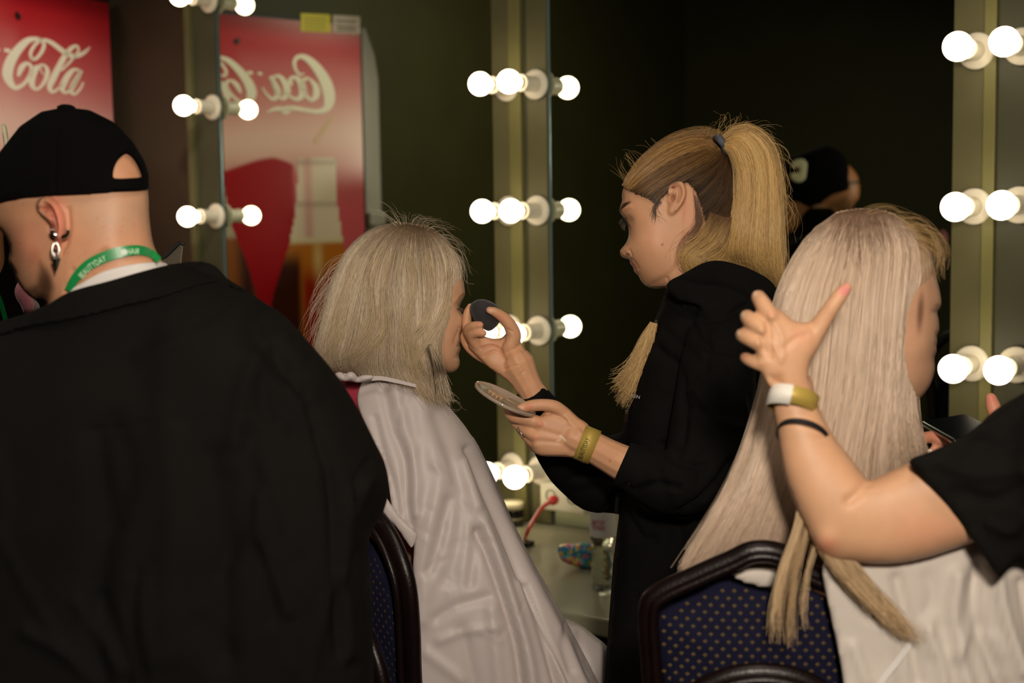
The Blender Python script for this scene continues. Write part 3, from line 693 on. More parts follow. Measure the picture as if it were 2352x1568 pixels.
# ================================================================ make-up artist (black hoodie, ponytail)
ZA = 2.15
P_A = thing('person', 'standing woman in black hoodie with high blonde ponytail holding sponge and palette', 'person', (W1(1600, 1500, 2.15)[0], W1(1600, 1500, 2.15)[1], 0))
headA = Blob([(1429, 441), (1428.6, 461), (1423, 478), (1424, 489), (1436, 504), (1443, 522), (1443, 545), (1434.7, 562), (1424.5, 574), (1424.8, 586), (1433, 593), (1446, 595), (1446, 601), (1448.5, 607), (1454.5, 614.5), (1455.5, 623), (1466, 632.5), (1471, 643), (1481, 654.5), (1498, 662), (1514, 663), (1530, 661), (1538, 675), (1540, 730), (1600, 745), (1690, 730), (1688, 640), (1690, 560), (1700, 500), (1704, 430), (1690, 365), (1655, 328), (1590, 318), (1530, 334), (1478, 368), (1442, 408)], ZA, k=.80, cap=.079, step=5, tilt=(.00005, 0))
earA, eopsA, epnA, _ = ear_parts(1549, 455, 84, 8, ZA, headA.front(1549, 450)-ZA-.001)
# ---- raised right hand with palm to camera (further away) and left hand under the palette (nearer)
Zs = 2.08
palmR = Blob([(1240, 872), (1222, 836), (1208, 806), (1192, 778), (1180, 762), (1166, 762), (1150, 776), (1128, 776), (1108, 770), (1092, 768), (1078, 778), (1076, 796), (1092, 815), (1112, 834), (1142, 858), (1170, 880), (1192, 908), (1230, 930), (1262, 905)], Zs, k=.55, cap=.016, step=4)
hR = [[(1150, 806, 0, 21), (1178, 778, -.008, 19), (1174, 752, -.014, 16), (1157, 730, -.02, 13.5), (1136, 716, -.026, 11), (1124, 712, -.028, 8.5)],
      [(1096, 792, .004, 14), (1078, 768, .006, 13), (1072, 742, .010, 11.5), (1074, 718, .012, 10), (1080, 704, .012, 8)],
      [(1104, 798, .002, 14), (1084, 776, -.004, 13), (1075, 756, -.012, 11.5), (1088, 748, -.022, 10.5), (1102, 746, -.026, 9)],
      [(1116, 810, 0, 14), (1094, 790, -.006, 13), (1083, 772, -.014, 11.5), (1094, 764, -.022, 10.5), (1109, 765, -.026, 9)],
      [(1124, 828, .006, 13), (1094, 812, .012, 12), (1074, 794, .016, 10.5), (1066, 776, .014, 9.5), (1068, 764, .010, 8)],
      [(1190, 838, 0, 40), (1212, 880, 0, 31), (1245, 940, .01, 33), (1310, 1030, .05, 40), (1420, 1090, .12, 46), (1560, 1010, .17, 44), (1650, 850, .16, 44)]]
Zn = 2.0
palmL = Blob([(1355, 980), (1328, 958), (1302, 934), (1284, 926), (1262, 936), (1245, 950), (1233, 968), (1222, 990), (1220, 1006), (1222, 1030), (1234, 1044), (1262, 1048), (1290, 1049), (1318, 1052), (1346, 1064), (1372, 1040)], Zn, k=.62, cap=.017, step=4)
hL = [[(1300, 958, 0, 19), (1276, 936, -.008, 16.5), (1250, 930, -.012, 14.5), (1224, 931, -.014, 14), (1204, 935, -.014, 12), (1194, 938, -.013, 9.5)],
      [(1262, 985, -.002, 18), (1238, 972, -.004, 17), (1208, 962, -.004, 15.5), (1182, 956, -.002, 15), (1168, 946, .006, 12.5), (1166, 938, .016, 9)],
      [(1256, 1010, -.002, 17), (1230, 1000, -.004, 16), (1206, 986, .002, 13.5), (1188, 974, .014, 12.5), (1176, 962, .028, 10)],
      [(1256, 1026, 0, 16), (1232, 1018, 0, 15), (1212, 1004, .012, 12.5), (1198, 988, .026, 11.5), (1188, 972, .040, 9)],
      [(1262, 1034, .006, 15), (1240, 1032, .012, 13.5), (1222, 1022, .024, 11), (1210, 1004, .038, 10), (1202, 988, .046, 8)],
      [(1318, 1006, 0, 37), (1350, 1020, 0, 36), (1395, 1045, -.01, 38), (1450, 1072, -.02, 43), (1530, 1098, -.025, 41), (1590, 1080, .0, 46), (1636, 950, .03, 46), (1665, 800, .08, 46)]]
hL_ = hand_chain(hL, Zn); hR_ = hand_chain(hR, Zs)
fine = [headA.vf(), earA, palmR.vf(), palmL.vf()]+hR_+hL_
me1 = remesh(fine, .0017, 3)
knk = [('g', 1240, 974, 9, 9, 0, .0022), ('g', 1231, 1003, 9, 9, 0, .0026), ('g', 1232, 1022, 8, 8, 0, .0022), ('l', [(1250, 990), (1285, 1000)], 6, -.0012), ('l', [(1244, 1013), (1285, 1016)], 5, -.0010),
       ('l', [(1262, 950), (1285, 957), (1300, 965)], 4, -.0022), ('l', [(1300, 960), (1325, 985), (1335, 1000)], 6, .0016), ('l', [(1245, 952), (1262, 950)], 3, -.002)]
plm = [('l', [(1106, 798), (1126, 792), (1146, 800), (1156, 816)], 3, -.0022), ('l', [(1112, 818), (1134, 806), (1150, 812)], 2.6, -.0018), ('l', [(1160, 780), (1152, 800), (1160, 826)], 3.5, -.0022),
       ('g', 1176, 806, 16, 26, -30, .0040), ('g', 1128, 836, 22, 16, 35, .0025), ('l', [(1160, 848), (1176, 842), (1190, 838)], 2.5, -.0014), ('l', [(1190, 866), (1204, 852)], 2.0, -.0008), ('l', [(1166, 756), (1178, 762)], 2, -.0012)]
face = [('g', 1441, 508, 10, 11, 60, -.0045), ('l', [(1424, 486), (1434, 480), (1448, 474)], 5, .0018), ('g', 1437, 506, 4.5, 5, 0, .0022), ('l', [(1450, 594), (1460, 606), (1466, 616)], 3.5, -.0014),
        ('l', [(1436, 580), (1446, 575), (1451, 586)], 2.4, -.0016), ('g', 1441, 585, 3.2, 2.4, 0, -.0034), ('g', 1440, 578, 6, 6, 0, .0018), ('g', 1500, 560, 32, 40, 0, .0035), ('l', [(1452, 618), (1460, 616)], 2, -.0014),
        ('g', 1455, 607, 6, 4, 40, .0010), ('g', 1460, 625, 5, 4, 40, .0012), ('l', [(1500, 655), (1540, 630), (1570, 590), (1576, 540)], 8, -.0018), ('l', [(1533, 640), (1540, 665)], 3, -.002), ('g', 1476, 474, 16, 20, 0, -.001)]
sculpt(me1, eopsA+knk+plm+face)
paint(me1, SKIN, [('g', 1500, 545, 40, 34, 0, (214, 156, 124), .6), ('p', [(1425, 430), (1446, 438), (1462, 444), (1482, 448), (1505, 462), (1512, 462), (1520, 440), (1545, 424), (1570, 414), (1590, 425), (1602, 445), (1614, 480), (1620, 505), (1640, 520), (1690, 540), (1730, 500), (1730, 300), (1560, 290), (1440, 370)], 7, (74, 54, 36), .96),
      ('l', [(1423.5, 484), (1427, 476), (1436, 469), (1447, 464)], 2.6, (84, 56, 40), .9), ('l', [(1424, 490), (1432, 496), (1440, 502)], 1.4, (120, 72, 56), .8), ('g', 1438, 512, 3, 9, -15, (70, 44, 34), .85), ('g', 1440, 521, 3, 5, 0, (100, 66, 52), .7), ('g', 1441.5, 585, 4.2, 3, -15, (112, 54, 42), .85),
      ('g', 1453, 608, 9, 6, 50, (176, 76, 72), .95), ('g', 1461, 627, 9, 6, 45, (180, 84, 78), .9), ('l', [(1452, 617), (1462, 615)], 1.5, (120, 52, 48), .8), ('g', 1521.4, 561.6, 2.6, 3.2, 0, (150, 80, 62), .9), ('g', 1598, 500, 16, 50, 0, (214, 150, 122), .5),
      ('g', 1572, 480, 5, 40, 5, (196, 118, 90), .5), ('g', 1232, 1004, 8, 8, 0, (214, 140, 116), .6), ('g', 1240, 974, 8, 8, 0, (210, 128, 106), .6), ('g', 1176, 946, 8, 8, 0, (208, 122, 102), .6), ('g', 1215, 934, 9, 8, 0, (212, 120, 100), .6), ('g', 1100, 745, 7, 6, 0, (214, 130, 108), .6),
      ('g', 1126, 715, 6, 5, 20, (224, 180, 160), .8), ('g', 1150, 726, 12, 9, 30, (214, 136, 110), .5), ('g', 1108, 764, 6, 5, 0, (214, 140, 118), .6), ('g', 1198, 936, 6, 5, 0, (226, 178, 160), .8), ('l', [(1287, 1000), (1296, 1008), (1298, 1012)], 2.2, (238, 216, 196), .85), ('l', [(1280, 1012), (1286, 1010)], 2, (236, 212, 192), .7),
      ('g', 1401, 1058, 2.2, 2.2, 0, (180, 70, 60), .9), ('g', 1130, 800, 30, 16, -30, (196, 132, 100), .35), ('l', [(1106, 798), (1126, 792), (1146, 800), (1156, 816)], 2, (168, 104, 76), .6), ('l', [(1160, 780), (1152, 800), (1160, 826)], 2.2, (166, 104, 76), .6)]+epnA)
hipA = np.array([P_A.location[0]+.02, P_A.location[1]+.08, .86])
lowA, _ = lower_body(hipA, (-1, .05), False)
shA = W1(1665, 760, 2.17)
cz = remesh(lowA+[wt([hipA, hipA*.5+shA*.5, shA], [.085, .075, .05]), wt([shA, W1(1625, 655, 2.15)], [.045, .045])], .014, 2); set_col(cz, np.tile(srgb(SKIN), (len(cz.vertices), 1)))
mesh_obj('body', join_me('body', [me1, cz]), P_A, M_skin)
legs_clothes(P_A, hipA, (-1, .05), False)
# ---- hoodie
torso = Blob([(1534, 652), (1520, 690), (1505, 730), (1488, 780), (1468, 830), (1452, 880), (1440, 930), (1430, 985), (1430, 1060), (1426, 1140), (1418, 1210), (1408, 1290), (1402, 1370), (1396, 1450), (1388, 1560), (1384, 1680), (1500, 1710), (1680, 1710), (1800, 1680), (1810, 1500), (1800, 1300), (1800, 1100), (1810, 900), (1812, 780), (1796, 690), (1770, 652), (1720, 628), (1680, 612), (1640, 604), (1600, 612), (1560, 634)], ZA+.02, k=.9, cap=.125, step=11)
hood = Blob([(1532, 660), (1538, 645), (1570, 628), (1610, 606), (1645, 598), (1690, 606), (1740, 626), (1776, 652), (1790, 700), (1740, 742), (1660, 740), (1600, 700), (1560, 690)], ZA, k=.9, cap=.10, step=7)
slv = [[(1655, 740, -.05, 70), (1648, 850, -.10, 84), (1634, 980, -.135, 88), (1606, 1080, -.155, 82), (1545, 1104, -.178, 73), (1490, 1090, -.172, 57), (1455, 1075, -.17, 51), (1428, 1063, -.168, 49)],
       [(1213, 902, -.07, 38), (1252, 960, -.05, 50), (1292, 1024, -.02, 66), (1352, 1075, .03, 84), (1440, 1085, .09, 96), (1560, 1010, .12, 96), (1650, 850, .10, 86), (1690, 740, .06, 66)]]
blg = [[(1300, 1010, .0, 56), (1330, 1040, .02, 62)], [(1350, 1100, .02, 66), (1372, 1112, .03, 68)], [(1510, 1130, -.14, 50), (1570, 1140, -.14, 52)]]
mh = remesh([torso.vf(), shell_vf([(1532, 660), (1538, 645), (1570, 628), (1610, 606), (1645, 598), (1690, 606), (1740, 626), (1776, 652), (1790, 700), (1740, 742), (1660, 740), (1600, 700), (1560, 690)], hood, 0, 6, True, .088)]+[chain(c, ZA, 5, 20, None, False) for c in slv]+[chain(c, ZA, 5, 20) for c in blg], .0042, 3)
wr = [('l', [(1400, 985), (1390, 1000), (1372, 1004)], 7, -.006), ('l', [(1372, 968), (1360, 985), (1350, 990)], 6, -.006), ('l', [(1338, 945), (1330, 962), (1318, 975)], 6, -.005), ('l', [(1300, 915), (1290, 935), (1275, 945)], 5, -.004), ('l', [(1262, 1010), (1300, 1040), (1350, 1060)], 12, .005),
      ('l', [(1320, 1098), (1350, 1090), (1400, 1100)], 9, -.006), ('l', [(1398, 1168), (1412, 1140), (1440, 1120)], 8, -.007), ('l', [(1460, 1128), (1500, 1110), (1560, 1120)], 6, -.007), ('l', [(1560, 1180), (1620, 1140), (1680, 1060)], 8, -.008), ('l', [(1520, 1020), (1560, 1060), (1620, 1070)], 10, -.006),
      ('l', [(1510, 800), (1560, 850), (1570, 960), (1560, 1040)], 10, -.006), ('l', [(1590, 745), (1620, 790), (1700, 810)], 9, -.005), ('l', [(1540, 690), (1580, 720), (1650, 730), (1720, 700)], 8, -.005), ('l', [(1560, 640), (1600, 655), (1660, 660), (1730, 690)], 7, -.004),
      ('l', [(1600, 900), (1650, 960), (1720, 990)], 12, .005), ('l', [(1440, 1180), (1470, 1230), (1500, 1240)], 9, -.005), ('l', [(1560, 1200), (1570, 1300), (1560, 1420)], 12, -.006)]
sculpt(mh, [(a, b, c, d*1.35) for a, b, c, d in wr]+[('l', [(1540, 830), (1556, 800), (1595, 792), (1640, 804), (1680, 850)], 3, -.0025), ('l', [(1582, 664), (1576, 700), (1590, 745), (1594, 790)], 3, -.002)]+fold_ops(3, [(1420, 1150), (1760, 1150), (1760, 1540), (1410, 1540)], 9, (80, 220), .005, 12, 85, 20)+fold_ops(4, [(1540, 720), (1720, 720), (1720, 1080), (1560, 1080)], 9, (50, 130), .0045, 9, 60, 30))
mesh_obj('hoodie', mh, P_A, M_blk)
# hoodie details: cuffs, zip, hood seam
fA = lambda x, y: min(float(torso.front(x, y)), 9)
ribbon('zip', [(1508, 735, 7), (1485, 790, 8), (1462, 850, 8), (1446, 910, 8), (1436, 970, 8)], 8, lambda x, y: fA(x, y)-.003, P_A, mat('zip_tape', (16, 16, 16), .5), .002)
ribbon('zip_pull', [(1418, 1140, 7), (1416, 1160, 8), (1415, 1180, 9)], 8, lambda x, y: ZA-.09, P_A, M_blk, .003)
text_path('chest_lettering', 'BEN', [(1450, 912), (1480, 918)], 8, lambda x, y: np.asarray(torso.front(x, y))-.004, P_A, mat('white_letter', (220, 220, 220), .6))
# ---- hair
BL = [(226, 190, 124), (206, 166, 98), (180, 138, 76), (236, 206, 150), (160, 118, 64)]
BR = [(36, 25, 18), (54, 38, 26), (28, 20, 15), (86, 62, 38), (112, 82, 48)]
fh = lambda x, y: headA.front(x, y)-.002
L = []
tie = (1662, 330)
front = [[(1432, 428), (1470, 372), (1540, 322), (1610, 306), tie], [(1436, 432), (1480, 385), (1550, 338), (1620, 318), tie], [(1444, 436), (1490, 398), (1560, 352), (1630, 330), tie], [(1458, 444), (1500, 412), (1570, 372), (1630, 344), tie],
         [(1480, 452), (1515, 424), (1580, 386), (1640, 354), tie], [(1506, 470), (1522, 440), (1580, 405), (1640, 365), tie], [(1535, 432), (1570, 405), (1620, 380), (1655, 352), tie], [(1575, 414), (1600, 400), (1640, 375), (1660, 350), tie], [(1598, 440), (1625, 418), (1655, 385), (1668, 350), tie],
         [(1612, 480), (1640, 450), (1670, 400), (1676, 355), tie], [(1620, 515), (1660, 480), (1686, 420), (1684, 360), tie], [(1650, 560), (1690, 500), (1702, 430), (1690, 360), tie]]
hd = lambda x, y: np.where(headA.h(x, y) > .004, fh(x, y), headA.mid(x, y)-.004)
strands('hair', front[:6], lambda x, y: hd(x, y)-.001, 260, P_A, M_hair, [(150, 112, 64), (120, 86, 50)], .8, ZA, 12, 7, 5, lift=.005, cut=.02, V3=L, seed=22, spread=.12)
strands('hair', front[:3], hd, 850, P_A, M_hair, [(176, 136, 78), (140, 104, 62), (90, 64, 42), (196, 156, 94)], .8, ZA, 12, 9, 5, lift=.005, cut=.02, V3=L, seed=1, spread=.08)
strands('hair', front[2:5], hd, 900, P_A, M_hair, [(104, 74, 42), (66, 46, 30), (44, 30, 20)], .8, ZA, 12, 10, 5, lift=.004, cut=.02, V3=L, seed=21, spread=.1)
strands('hair', front[4:], hd, 3000, P_A, M_hair, BR, .85, ZA, 12, 6, 5, lift=.004, cut=.02, V3=L, seed=2, spread=.12)
strands('hair', front[:6], lambda x, y: headA.mid(x, y)+headA.h(x, y), 900, P_A, M_hair, BR, 1.1, ZA, 10, 4, 3, lift=.004, V3=L, seed=3, back=True)
strands('hair', front[6:], lambda x, y: headA.mid(x, y)+headA.h(x, y), 900, P_A, M_hair, BR, 1.1, ZA, 10, 4, 3, lift=.004, V3=L, seed=4, back=True)
pony = Blob([(1660, 342), (1664, 318), (1680, 298), (1710, 290), (1742, 300), (1768, 328), (1782, 370), (1790, 430), (1793, 520), (1795, 600), (1790, 640), (1760, 640), (1720, 615), (1690, 590), (1668, 590), (1676, 520), (1690, 440), (1688, 390), (1678, 356)], ZA+.0, k=.75, cap=.042, step=6, dz=-.03)
mp_ = remesh([pony.vf()], .003, 2); set_col(mp_, np.tile(srgb((176, 136, 78)), (len(mp_.vertices), 1))); mesh_obj('ponytail', mp_, P_A, M_hairb)
pg = [[(1664, 340), (1676, 356), (1688, 400), (1684, 480), (1664, 560), (1650, 600), (1690, 640)], [(1664, 334), (1684, 340), (1706, 400), (1702, 480), (1684, 560), (1686, 600), (1730, 646)], [(1664, 328), (1694, 320), (1722, 380), (1724, 470), (1712, 560), (1716, 610), (1752, 648)], [(1664, 322), (1700, 304), (1744, 356), (1750, 450), (1744, 550), (1748, 610), (1772, 652)],
      [(1664, 318), (1704, 292), (1764, 340), (1776, 430), (1774, 540), (1776, 610), (1784, 660)], [(1664, 315), (1710, 286), (1774, 330), (1792, 420), (1794, 530), (1796, 620), (1790, 670)]]
pfn = lambda x, y: np.where(pony.h(x, y) > .003, pony.front(x, y), pony.mid(x, y)-.003)
strands('hair', pg, pfn, 6000, P_A, M_hair, BL, .8, ZA, 16, 4, 4, lift=.010, cut=.25, clump=.45, V3=L, seed=5, ends=5)
strands('hair', pg, lambda x, y: pony.mid(x, y)+pony.h(x, y), 1200, P_A, M_hair, BL, 1.2, ZA, 14, 5, 7, lift=.01, cut=.25, V3=L, seed=6, back=True)
strands('hair', pg[3:], lambda x, y: pony.mid(x, y)-.01, 150, P_A, M_hair, BL, .45, ZA, 16, 16, 16, lift=.02, cut=.5, V3=L, seed=7, ends=18)
# nape strands curling round to the shoulder
ng_ = [[(1632, 488), (1606, 540), (1572, 570), (1566, 602), (1590, 622), (1640, 628)], [(1668, 500), (1632, 556), (1594, 582), (1580, 606), (1610, 624), (1670, 630)], [(1692, 500), (1664, 570), (1614, 592), (1600, 612), (1640, 622), (1700, 640)], [(1672, 540), (1668, 575), (1650, 600), (1650, 615), (1690, 628), (1750, 655)]]
strands('hair', ng_, lambda x, y: np.where(headA.h(x, y) > .01, headA.front(x, y), ZA-.05)-.006, 430, P_A, M_hair, BL, .8, ZA, 14, 9, 8, lift=.012, cut=.2, clump=.5, V3=L, seed=8, root_dark=((110, 78, 50), .35))
bb = [[(1590, 430), (1600, 480), (1596, 520), (1560, 560), (1556, 610)], [(1600, 450), (1612, 500), (1600, 530), (1566, 580), (1562, 620)]]
strands('hair', bb, lambda x, y: headA.front(x, y)-.003, 70, P_A, M_hair, [(120, 86, 56), (90, 62, 42)], .5, ZA, 12, 8, 10, lift=.004, cut=.5, V3=L, seed=9, spread=.3, ends=8)
sb = [[(1505, 462), (1500, 480), (1504, 500), (1512, 520)], [(1520, 462), (1508, 474), (1500, 492), (1500, 512)]]
strands('hair', sb, lambda x, y: headA.front(x, y)-.002, 36, P_A, M_hair, BR, .5, ZA, 10, 8, 7, lift=.003, cut=.5, V3=L, seed=10, ends=8)
# flyaways
fl = [[(1440, 425), (1425, 405), (1415, 395), (1400, 388)], [(1445, 410), (1430, 385), (1424, 370), (1424, 350)], [(1470, 372), (1450, 350), (1436, 345), (1426, 345)], [(1520, 334), (1500, 320), (1490, 312), (1480, 310)]]
strands('hair', fl, lambda x, y: ZA-.01+0*x, 26, P_A, M_hair, BL, .4, ZA, 10, 9, 8, lift=.04, cut=.5, V3=L, seed=11, ends=14)
fl = [[(1620, 312), (1625, 290), (1640, 275), (1670, 282)], [(1665, 312), (1680, 285), (1690, 272), (1676, 262)], [(1700, 294), (1740, 276), (1760, 276), (1790, 282)], [(1760, 320), (1790, 330), (1806, 350), (1812, 380)], [(1785, 380), (1806, 400), (1812, 440), (1800, 470)], [(1790, 480), (1820, 510), (1826, 540), (1800, 580)]]
strands('hair', fl, lambda x, y: ZA-.03+0*x, 70, P_A, M_hair, BL, .42, ZA, 12, 10, 12, lift=.05, cut=.4, V3=L, seed=12, ends=16)
# lock that hangs in front of the chest
lk = [[(1500, 742, 0), (1478, 780, 0), (1456, 830, 0), (1432, 870, 0), (1412, 884, 0)], [(1503, 742, 0), (1484, 790, 0), (1462, 850, 0), (1440, 900, 0), (1424, 926, 0)], [(1506, 742, 0), (1494, 800, 0), (1474, 860, 0), (1452, 910, 0), (1436, 944, 0)]]
strands('hair', lk, lambda x, y: ZA+.07+0*x, 1500, P_A, M_hair, BL, 1.0, ZA, 12, 8, 9, lift=.09, cut=.4, clump=.4, V3=L, seed=13, ends=12)
join_strands('hair', L, P_A, M_hair)
# brow, lashes
L = []
strands('l', [[(1434, 498), (1425, 504), (1421, 513)], [(1438, 505), (1430, 514), (1427, 524)], [(1441, 514), (1436, 522), (1436, 532)]], lambda x, y: headA.front(x, y)-.002, 46, P_A, M_hair, [(56, 38, 30)], .6, ZA, 5, 1.5, 1, lift=.006, V3=L, seed=14)
strands('l', [[(1424, 486), (1426, 476), (1434, 470)], [(1430, 478), (1438, 468), (1447, 464)]], lambda x, y: headA.front(x, y)-.001, 90, P_A, M_hair, [(80, 56, 42)], .7, ZA, 5, 2, 1, lift=.001, V3=L, seed=15, cut=.6, spread=.4)
join_strands('eyelashes_and_brow', L, P_A, M_hair)
tp = W(np.array([1648, 1656, 1664, 1668]), np.array([316, 322, 332, 346]), np.array([ZA-.02, ZA-.045, ZA-.045, ZA-.03]))
V, F = tube_vf(catmull(np.vstack([tp, W(np.array([1662, 1652]), np.array([340, 322]), np.array([ZA+.03, ZA+.03]))]), 5, True), .0065, 10); build('hair_tie', V, F, P_A, mat('grey_scrunchie', (84, 88, 98), .8, bump=.5, bump_scale=300), True, label='grey fabric hair tie')
# ring, wristband
V, F = chain([(1190, 982, -.016, 1.6), (1194, 992, -.022, 1.8), (1202, 999, -.022, 1.8), (1206, 996, -.008, 1.6)], Zn); build('ring', V, F, P_A, M_steel, True)
def band(name, c, ax, r0, wd, Zc, parent, m, label, flat=1.0, seg=(0, 360), bow=0.0):
    """band round a limb; c px centre, ax px direction along the limb, r0 px radius, wd px width"""
    ax = np.array(ax, float); ax /= np.linalg.norm(ax); nrm = np.array([-ax[1], ax[0]]); V = []; F = []
    N = 40; th_ = np.radians(np.linspace(seg[0], seg[1], N))
    for t in th_:
        o = nrm*math.cos(t)*r0; dz = -math.sin(t)*r0*Zc/F_PX*flat
        for a, e in ((-.5, 1), (.5, 1), (.5, 1.03), (-.5, 1.03)):
            q = np.array(c)+o*e+ax*wd*a-ax*bow*math.sin(t); V.append(W1(q[0], q[1], Zc+dz*e))
    for k in range(N-1):
        a = 4*k; b = a+4
        for i in range(4): F.append((a+i, a+(i+1) % 4, b+(i+1) % 4, b+i))
    return build(name, V, F, parent, m, True, label=label)
M_gold = mat('gold_band', (186, 160, 78), .5, .25)
bd_ = band('wristband', (1349, 1021), (.90, .36), 40, 38, Zn-.003, P_A, M_gold, 'gold paper wristband with dark lettering')
zb = lambda x, y: Zn-.003-np.sqrt(np.maximum(43**2-((np.asarray(x)-1349)*-.371+(np.asarray(y)-1021)*.928)**2, 25))*Zn/F_PX-.0006
text_path('band_lettering', 'BEAUTYDAY', [(1337, 1056), (1345, 1034), (1356, 1010), (1369, 984)], 12, zb, bd_, mat('band_print', (84, 70, 34), .6), spacing=.25, sx=.55)
# ---- sponge and palette (held things)
sp = Blob([(1079, 704), (1085, 693), (1098, 687), (1115, 687), (1134, 695), (1150, 709), (1154, 724), (1144, 746), (1128, 760), (1117, 760), (1104, 752), (1092, 740), (1082, 722)], 2.07, k=.6, cap=.02, step=4)
o = mesh_obj('makeup_sponge', sculpt(remesh([sp.vf()], .002, 3), [('l', [(1120, 758), (1138, 728), (1150, 716)], 10, -.001)]), None, mat('charcoal_sponge', (44, 42, 44), .9, bump=.6, bump_scale=1500, noise_amt=.25, noise_scale=60, sheen=.2))
tag(o, 'dark grey drop-shaped make-up sponge pinched in the raised hand', 'sponge')
pc = W1(1161, 915, 2.0); a1 = RT*math.cos(math.radians(27))-UP*math.sin(math.radians(27)); pi_ = -RT*math.sin(math.radians(27))-UP*math.cos(math.radians(27)); a2 = FW*-.975+pi_*.17; a2 /= np.linalg.norm(a2); a3 = np.cross(a1, a2)
a3 = a3 if a3[2] > 0 else -a3
M_plex = mat('clear_acrylic', (214, 196, 176), .08, trans=.55, ior=1.45, coat=.3)
V, F = lathe_vf(pc, a3, [(-.003, .046), (-.0025, .0475), (.0005, .048), (.002, .047), (.002, .044), (.0005, .043), (.0005, .0005)], 64)
pal = build('palette', V, F, None, M_plex, True); tag(pal, 'round clear plastic palette with foundation smears held over the lower hand', 'palette')
def smear(pts, r, m, name):
    parts = [lathe_vf(pc+a1*x+a2*y, a3, [(.0005, r*s_), (.0008, r*s_*.8), (.0010, r*s_*.3)], 14) for x, y, s_ in pts]; V, F = merge(parts); build(name, V, F, pal, m, True)
smear([(-.018, .004, 1), (-.012, .009, .8), (-.006, .004, .9), (-.024, 0, .6)], .006, mat('gold_smear', (206, 170, 130), .3, .3), 'embossed_mark')
smear([(.006, .02, 1.5), (.014, .024, 1.8), (.024, .018, 1.3), (.012, -.008, 1.6), (.02, -.012, 1.2)], .006, mat('green_grey_smear', (140, 128, 104), .3), 'foundation_smear')
smear([(-.034, -.006, 1.4), (-.03, -.016, 1.2)], .006, mat('pale_green_smear', (160, 160, 136), .3), 'foundation_smear')
# ================================================================ seated client in the white cape (bob)
ZC = 2.12
P_C = thing('person', 'seated woman with platinum bob in silver-white cape facing the sponge', 'person', (W1(980, 1500, 2.2)[0], W1(980, 1500, 2.2)[1], 0))
headC = Blob([(1052, 600), (1063, 638), (1068, 668), (1066.5, 681), (1059, 695), (1055.5, 707), (1060, 718), (1071, 735), (1074.5, 748), (1068, 758), (1059.5, 761.5), (1057.5, 772), (1060, 782), (1055.6, 792), (1058.2, 802), (1053.5, 815), (1056.5, 830), (1054, 843), (1045, 852), (1030, 856), (1012, 850), (998, 866), (990, 925), (950, 945), (890, 935), (866, 890), (840, 860), (800, 790), (790, 700), (800, 610), (850, 550), (920, 530), (990, 540), (1035, 572)], ZC, k=.80, cap=.078, step=5, tilt=(.00006, 0))
mc = remesh([headC.vf()], .0018, 3)
sculpt(mc, [('g', 1056, 705, 9, 9, -60, -.003), ('g', 1058, 707, 4, 4, 0, .0015), ('l', [(1046, 690), (1058, 680), (1066, 675)], 5, .0012), ('l', [(1052, 764), (1046, 776), (1044, 790)], 4, -.0012), ('l', [(1062, 756), (1054, 752), (1052, 762)], 2.5, -.0014), ('g', 1010, 740, 30, 40, 0, .002), ('l', [(1048, 796), (1057, 793)], 2, -.0012), ('l', [(1046, 822), (1054, 818)], 4, -.001)])
paint(mc, (206, 158, 124), [('g', 1020, 750, 30, 40, 0, (214, 164, 132), .6), ('g', 1062, 758, 5, 3, 0, (150, 90, 72), .7), ('g', 1055, 787, 5, 4, 0, (198, 120, 108), .6), ('g', 1055, 800, 5, 4, 0, (196, 124, 110), .6), ('l', [(1049, 794), (1057, 793)], 1.4, (140, 76, 66), .7), ('l', [(1050, 709), (1056, 710)], 1.8, (70, 48, 38), .8), ('g', 1064, 672, 5, 4, 0, (180, 130, 96), .5), ('g', 1030, 850, 20, 6, 0, (196, 140, 116), .5)])
hipC = np.array([P_C.location[0]-.055, P_C.location[1]-.06, .60]); fwC = np.array([.8, .6])
shC = W1(955, 1040, 2.19)
lowC, _ = lower_body(hipC, fwC, True)
cz = remesh(lowC+[wt([hipC, hipC*.5+shC*.5, shC], [.085, .075, .06]), wt([shC, W1(935, 910, 2.13)], [.05, .045]), wt([shC-FW*.07, shC+FW*.08], [.04, .04])], .014, 2); set_col(cz, np.tile(srgb(SKIN), (len(cz.vertices), 1)))
mesh_obj('body', join_me('body', [mc, cz]), P_C, M_skin)
# legs
def sitting_clothes(root, hip, fw_):
    P, sh = lower_body(hip, fw_, True); q = []
    for i, (v, f) in enumerate(P):
        if i == 4: continue
        v = np.asarray(v); c = v.mean(0); q.append((v+(v-c)*np.array([.14, .14, .04]), f))
    me = remesh(q, .014, 2); mesh_obj('trousers', me, root, M_trou)
    for a in sh:
        P2 = [np.array(p) for p in a]
        for p in P2: p[2] = .042
        v, f = wt(P2, [.040, .041, .036]); v = np.array(v); v[:, 2] = np.maximum(v[:, 2], 0.001); build('shoe', v, f, root, M_shoe, True)
sitting_clothes(P_C, hipC, fwC)
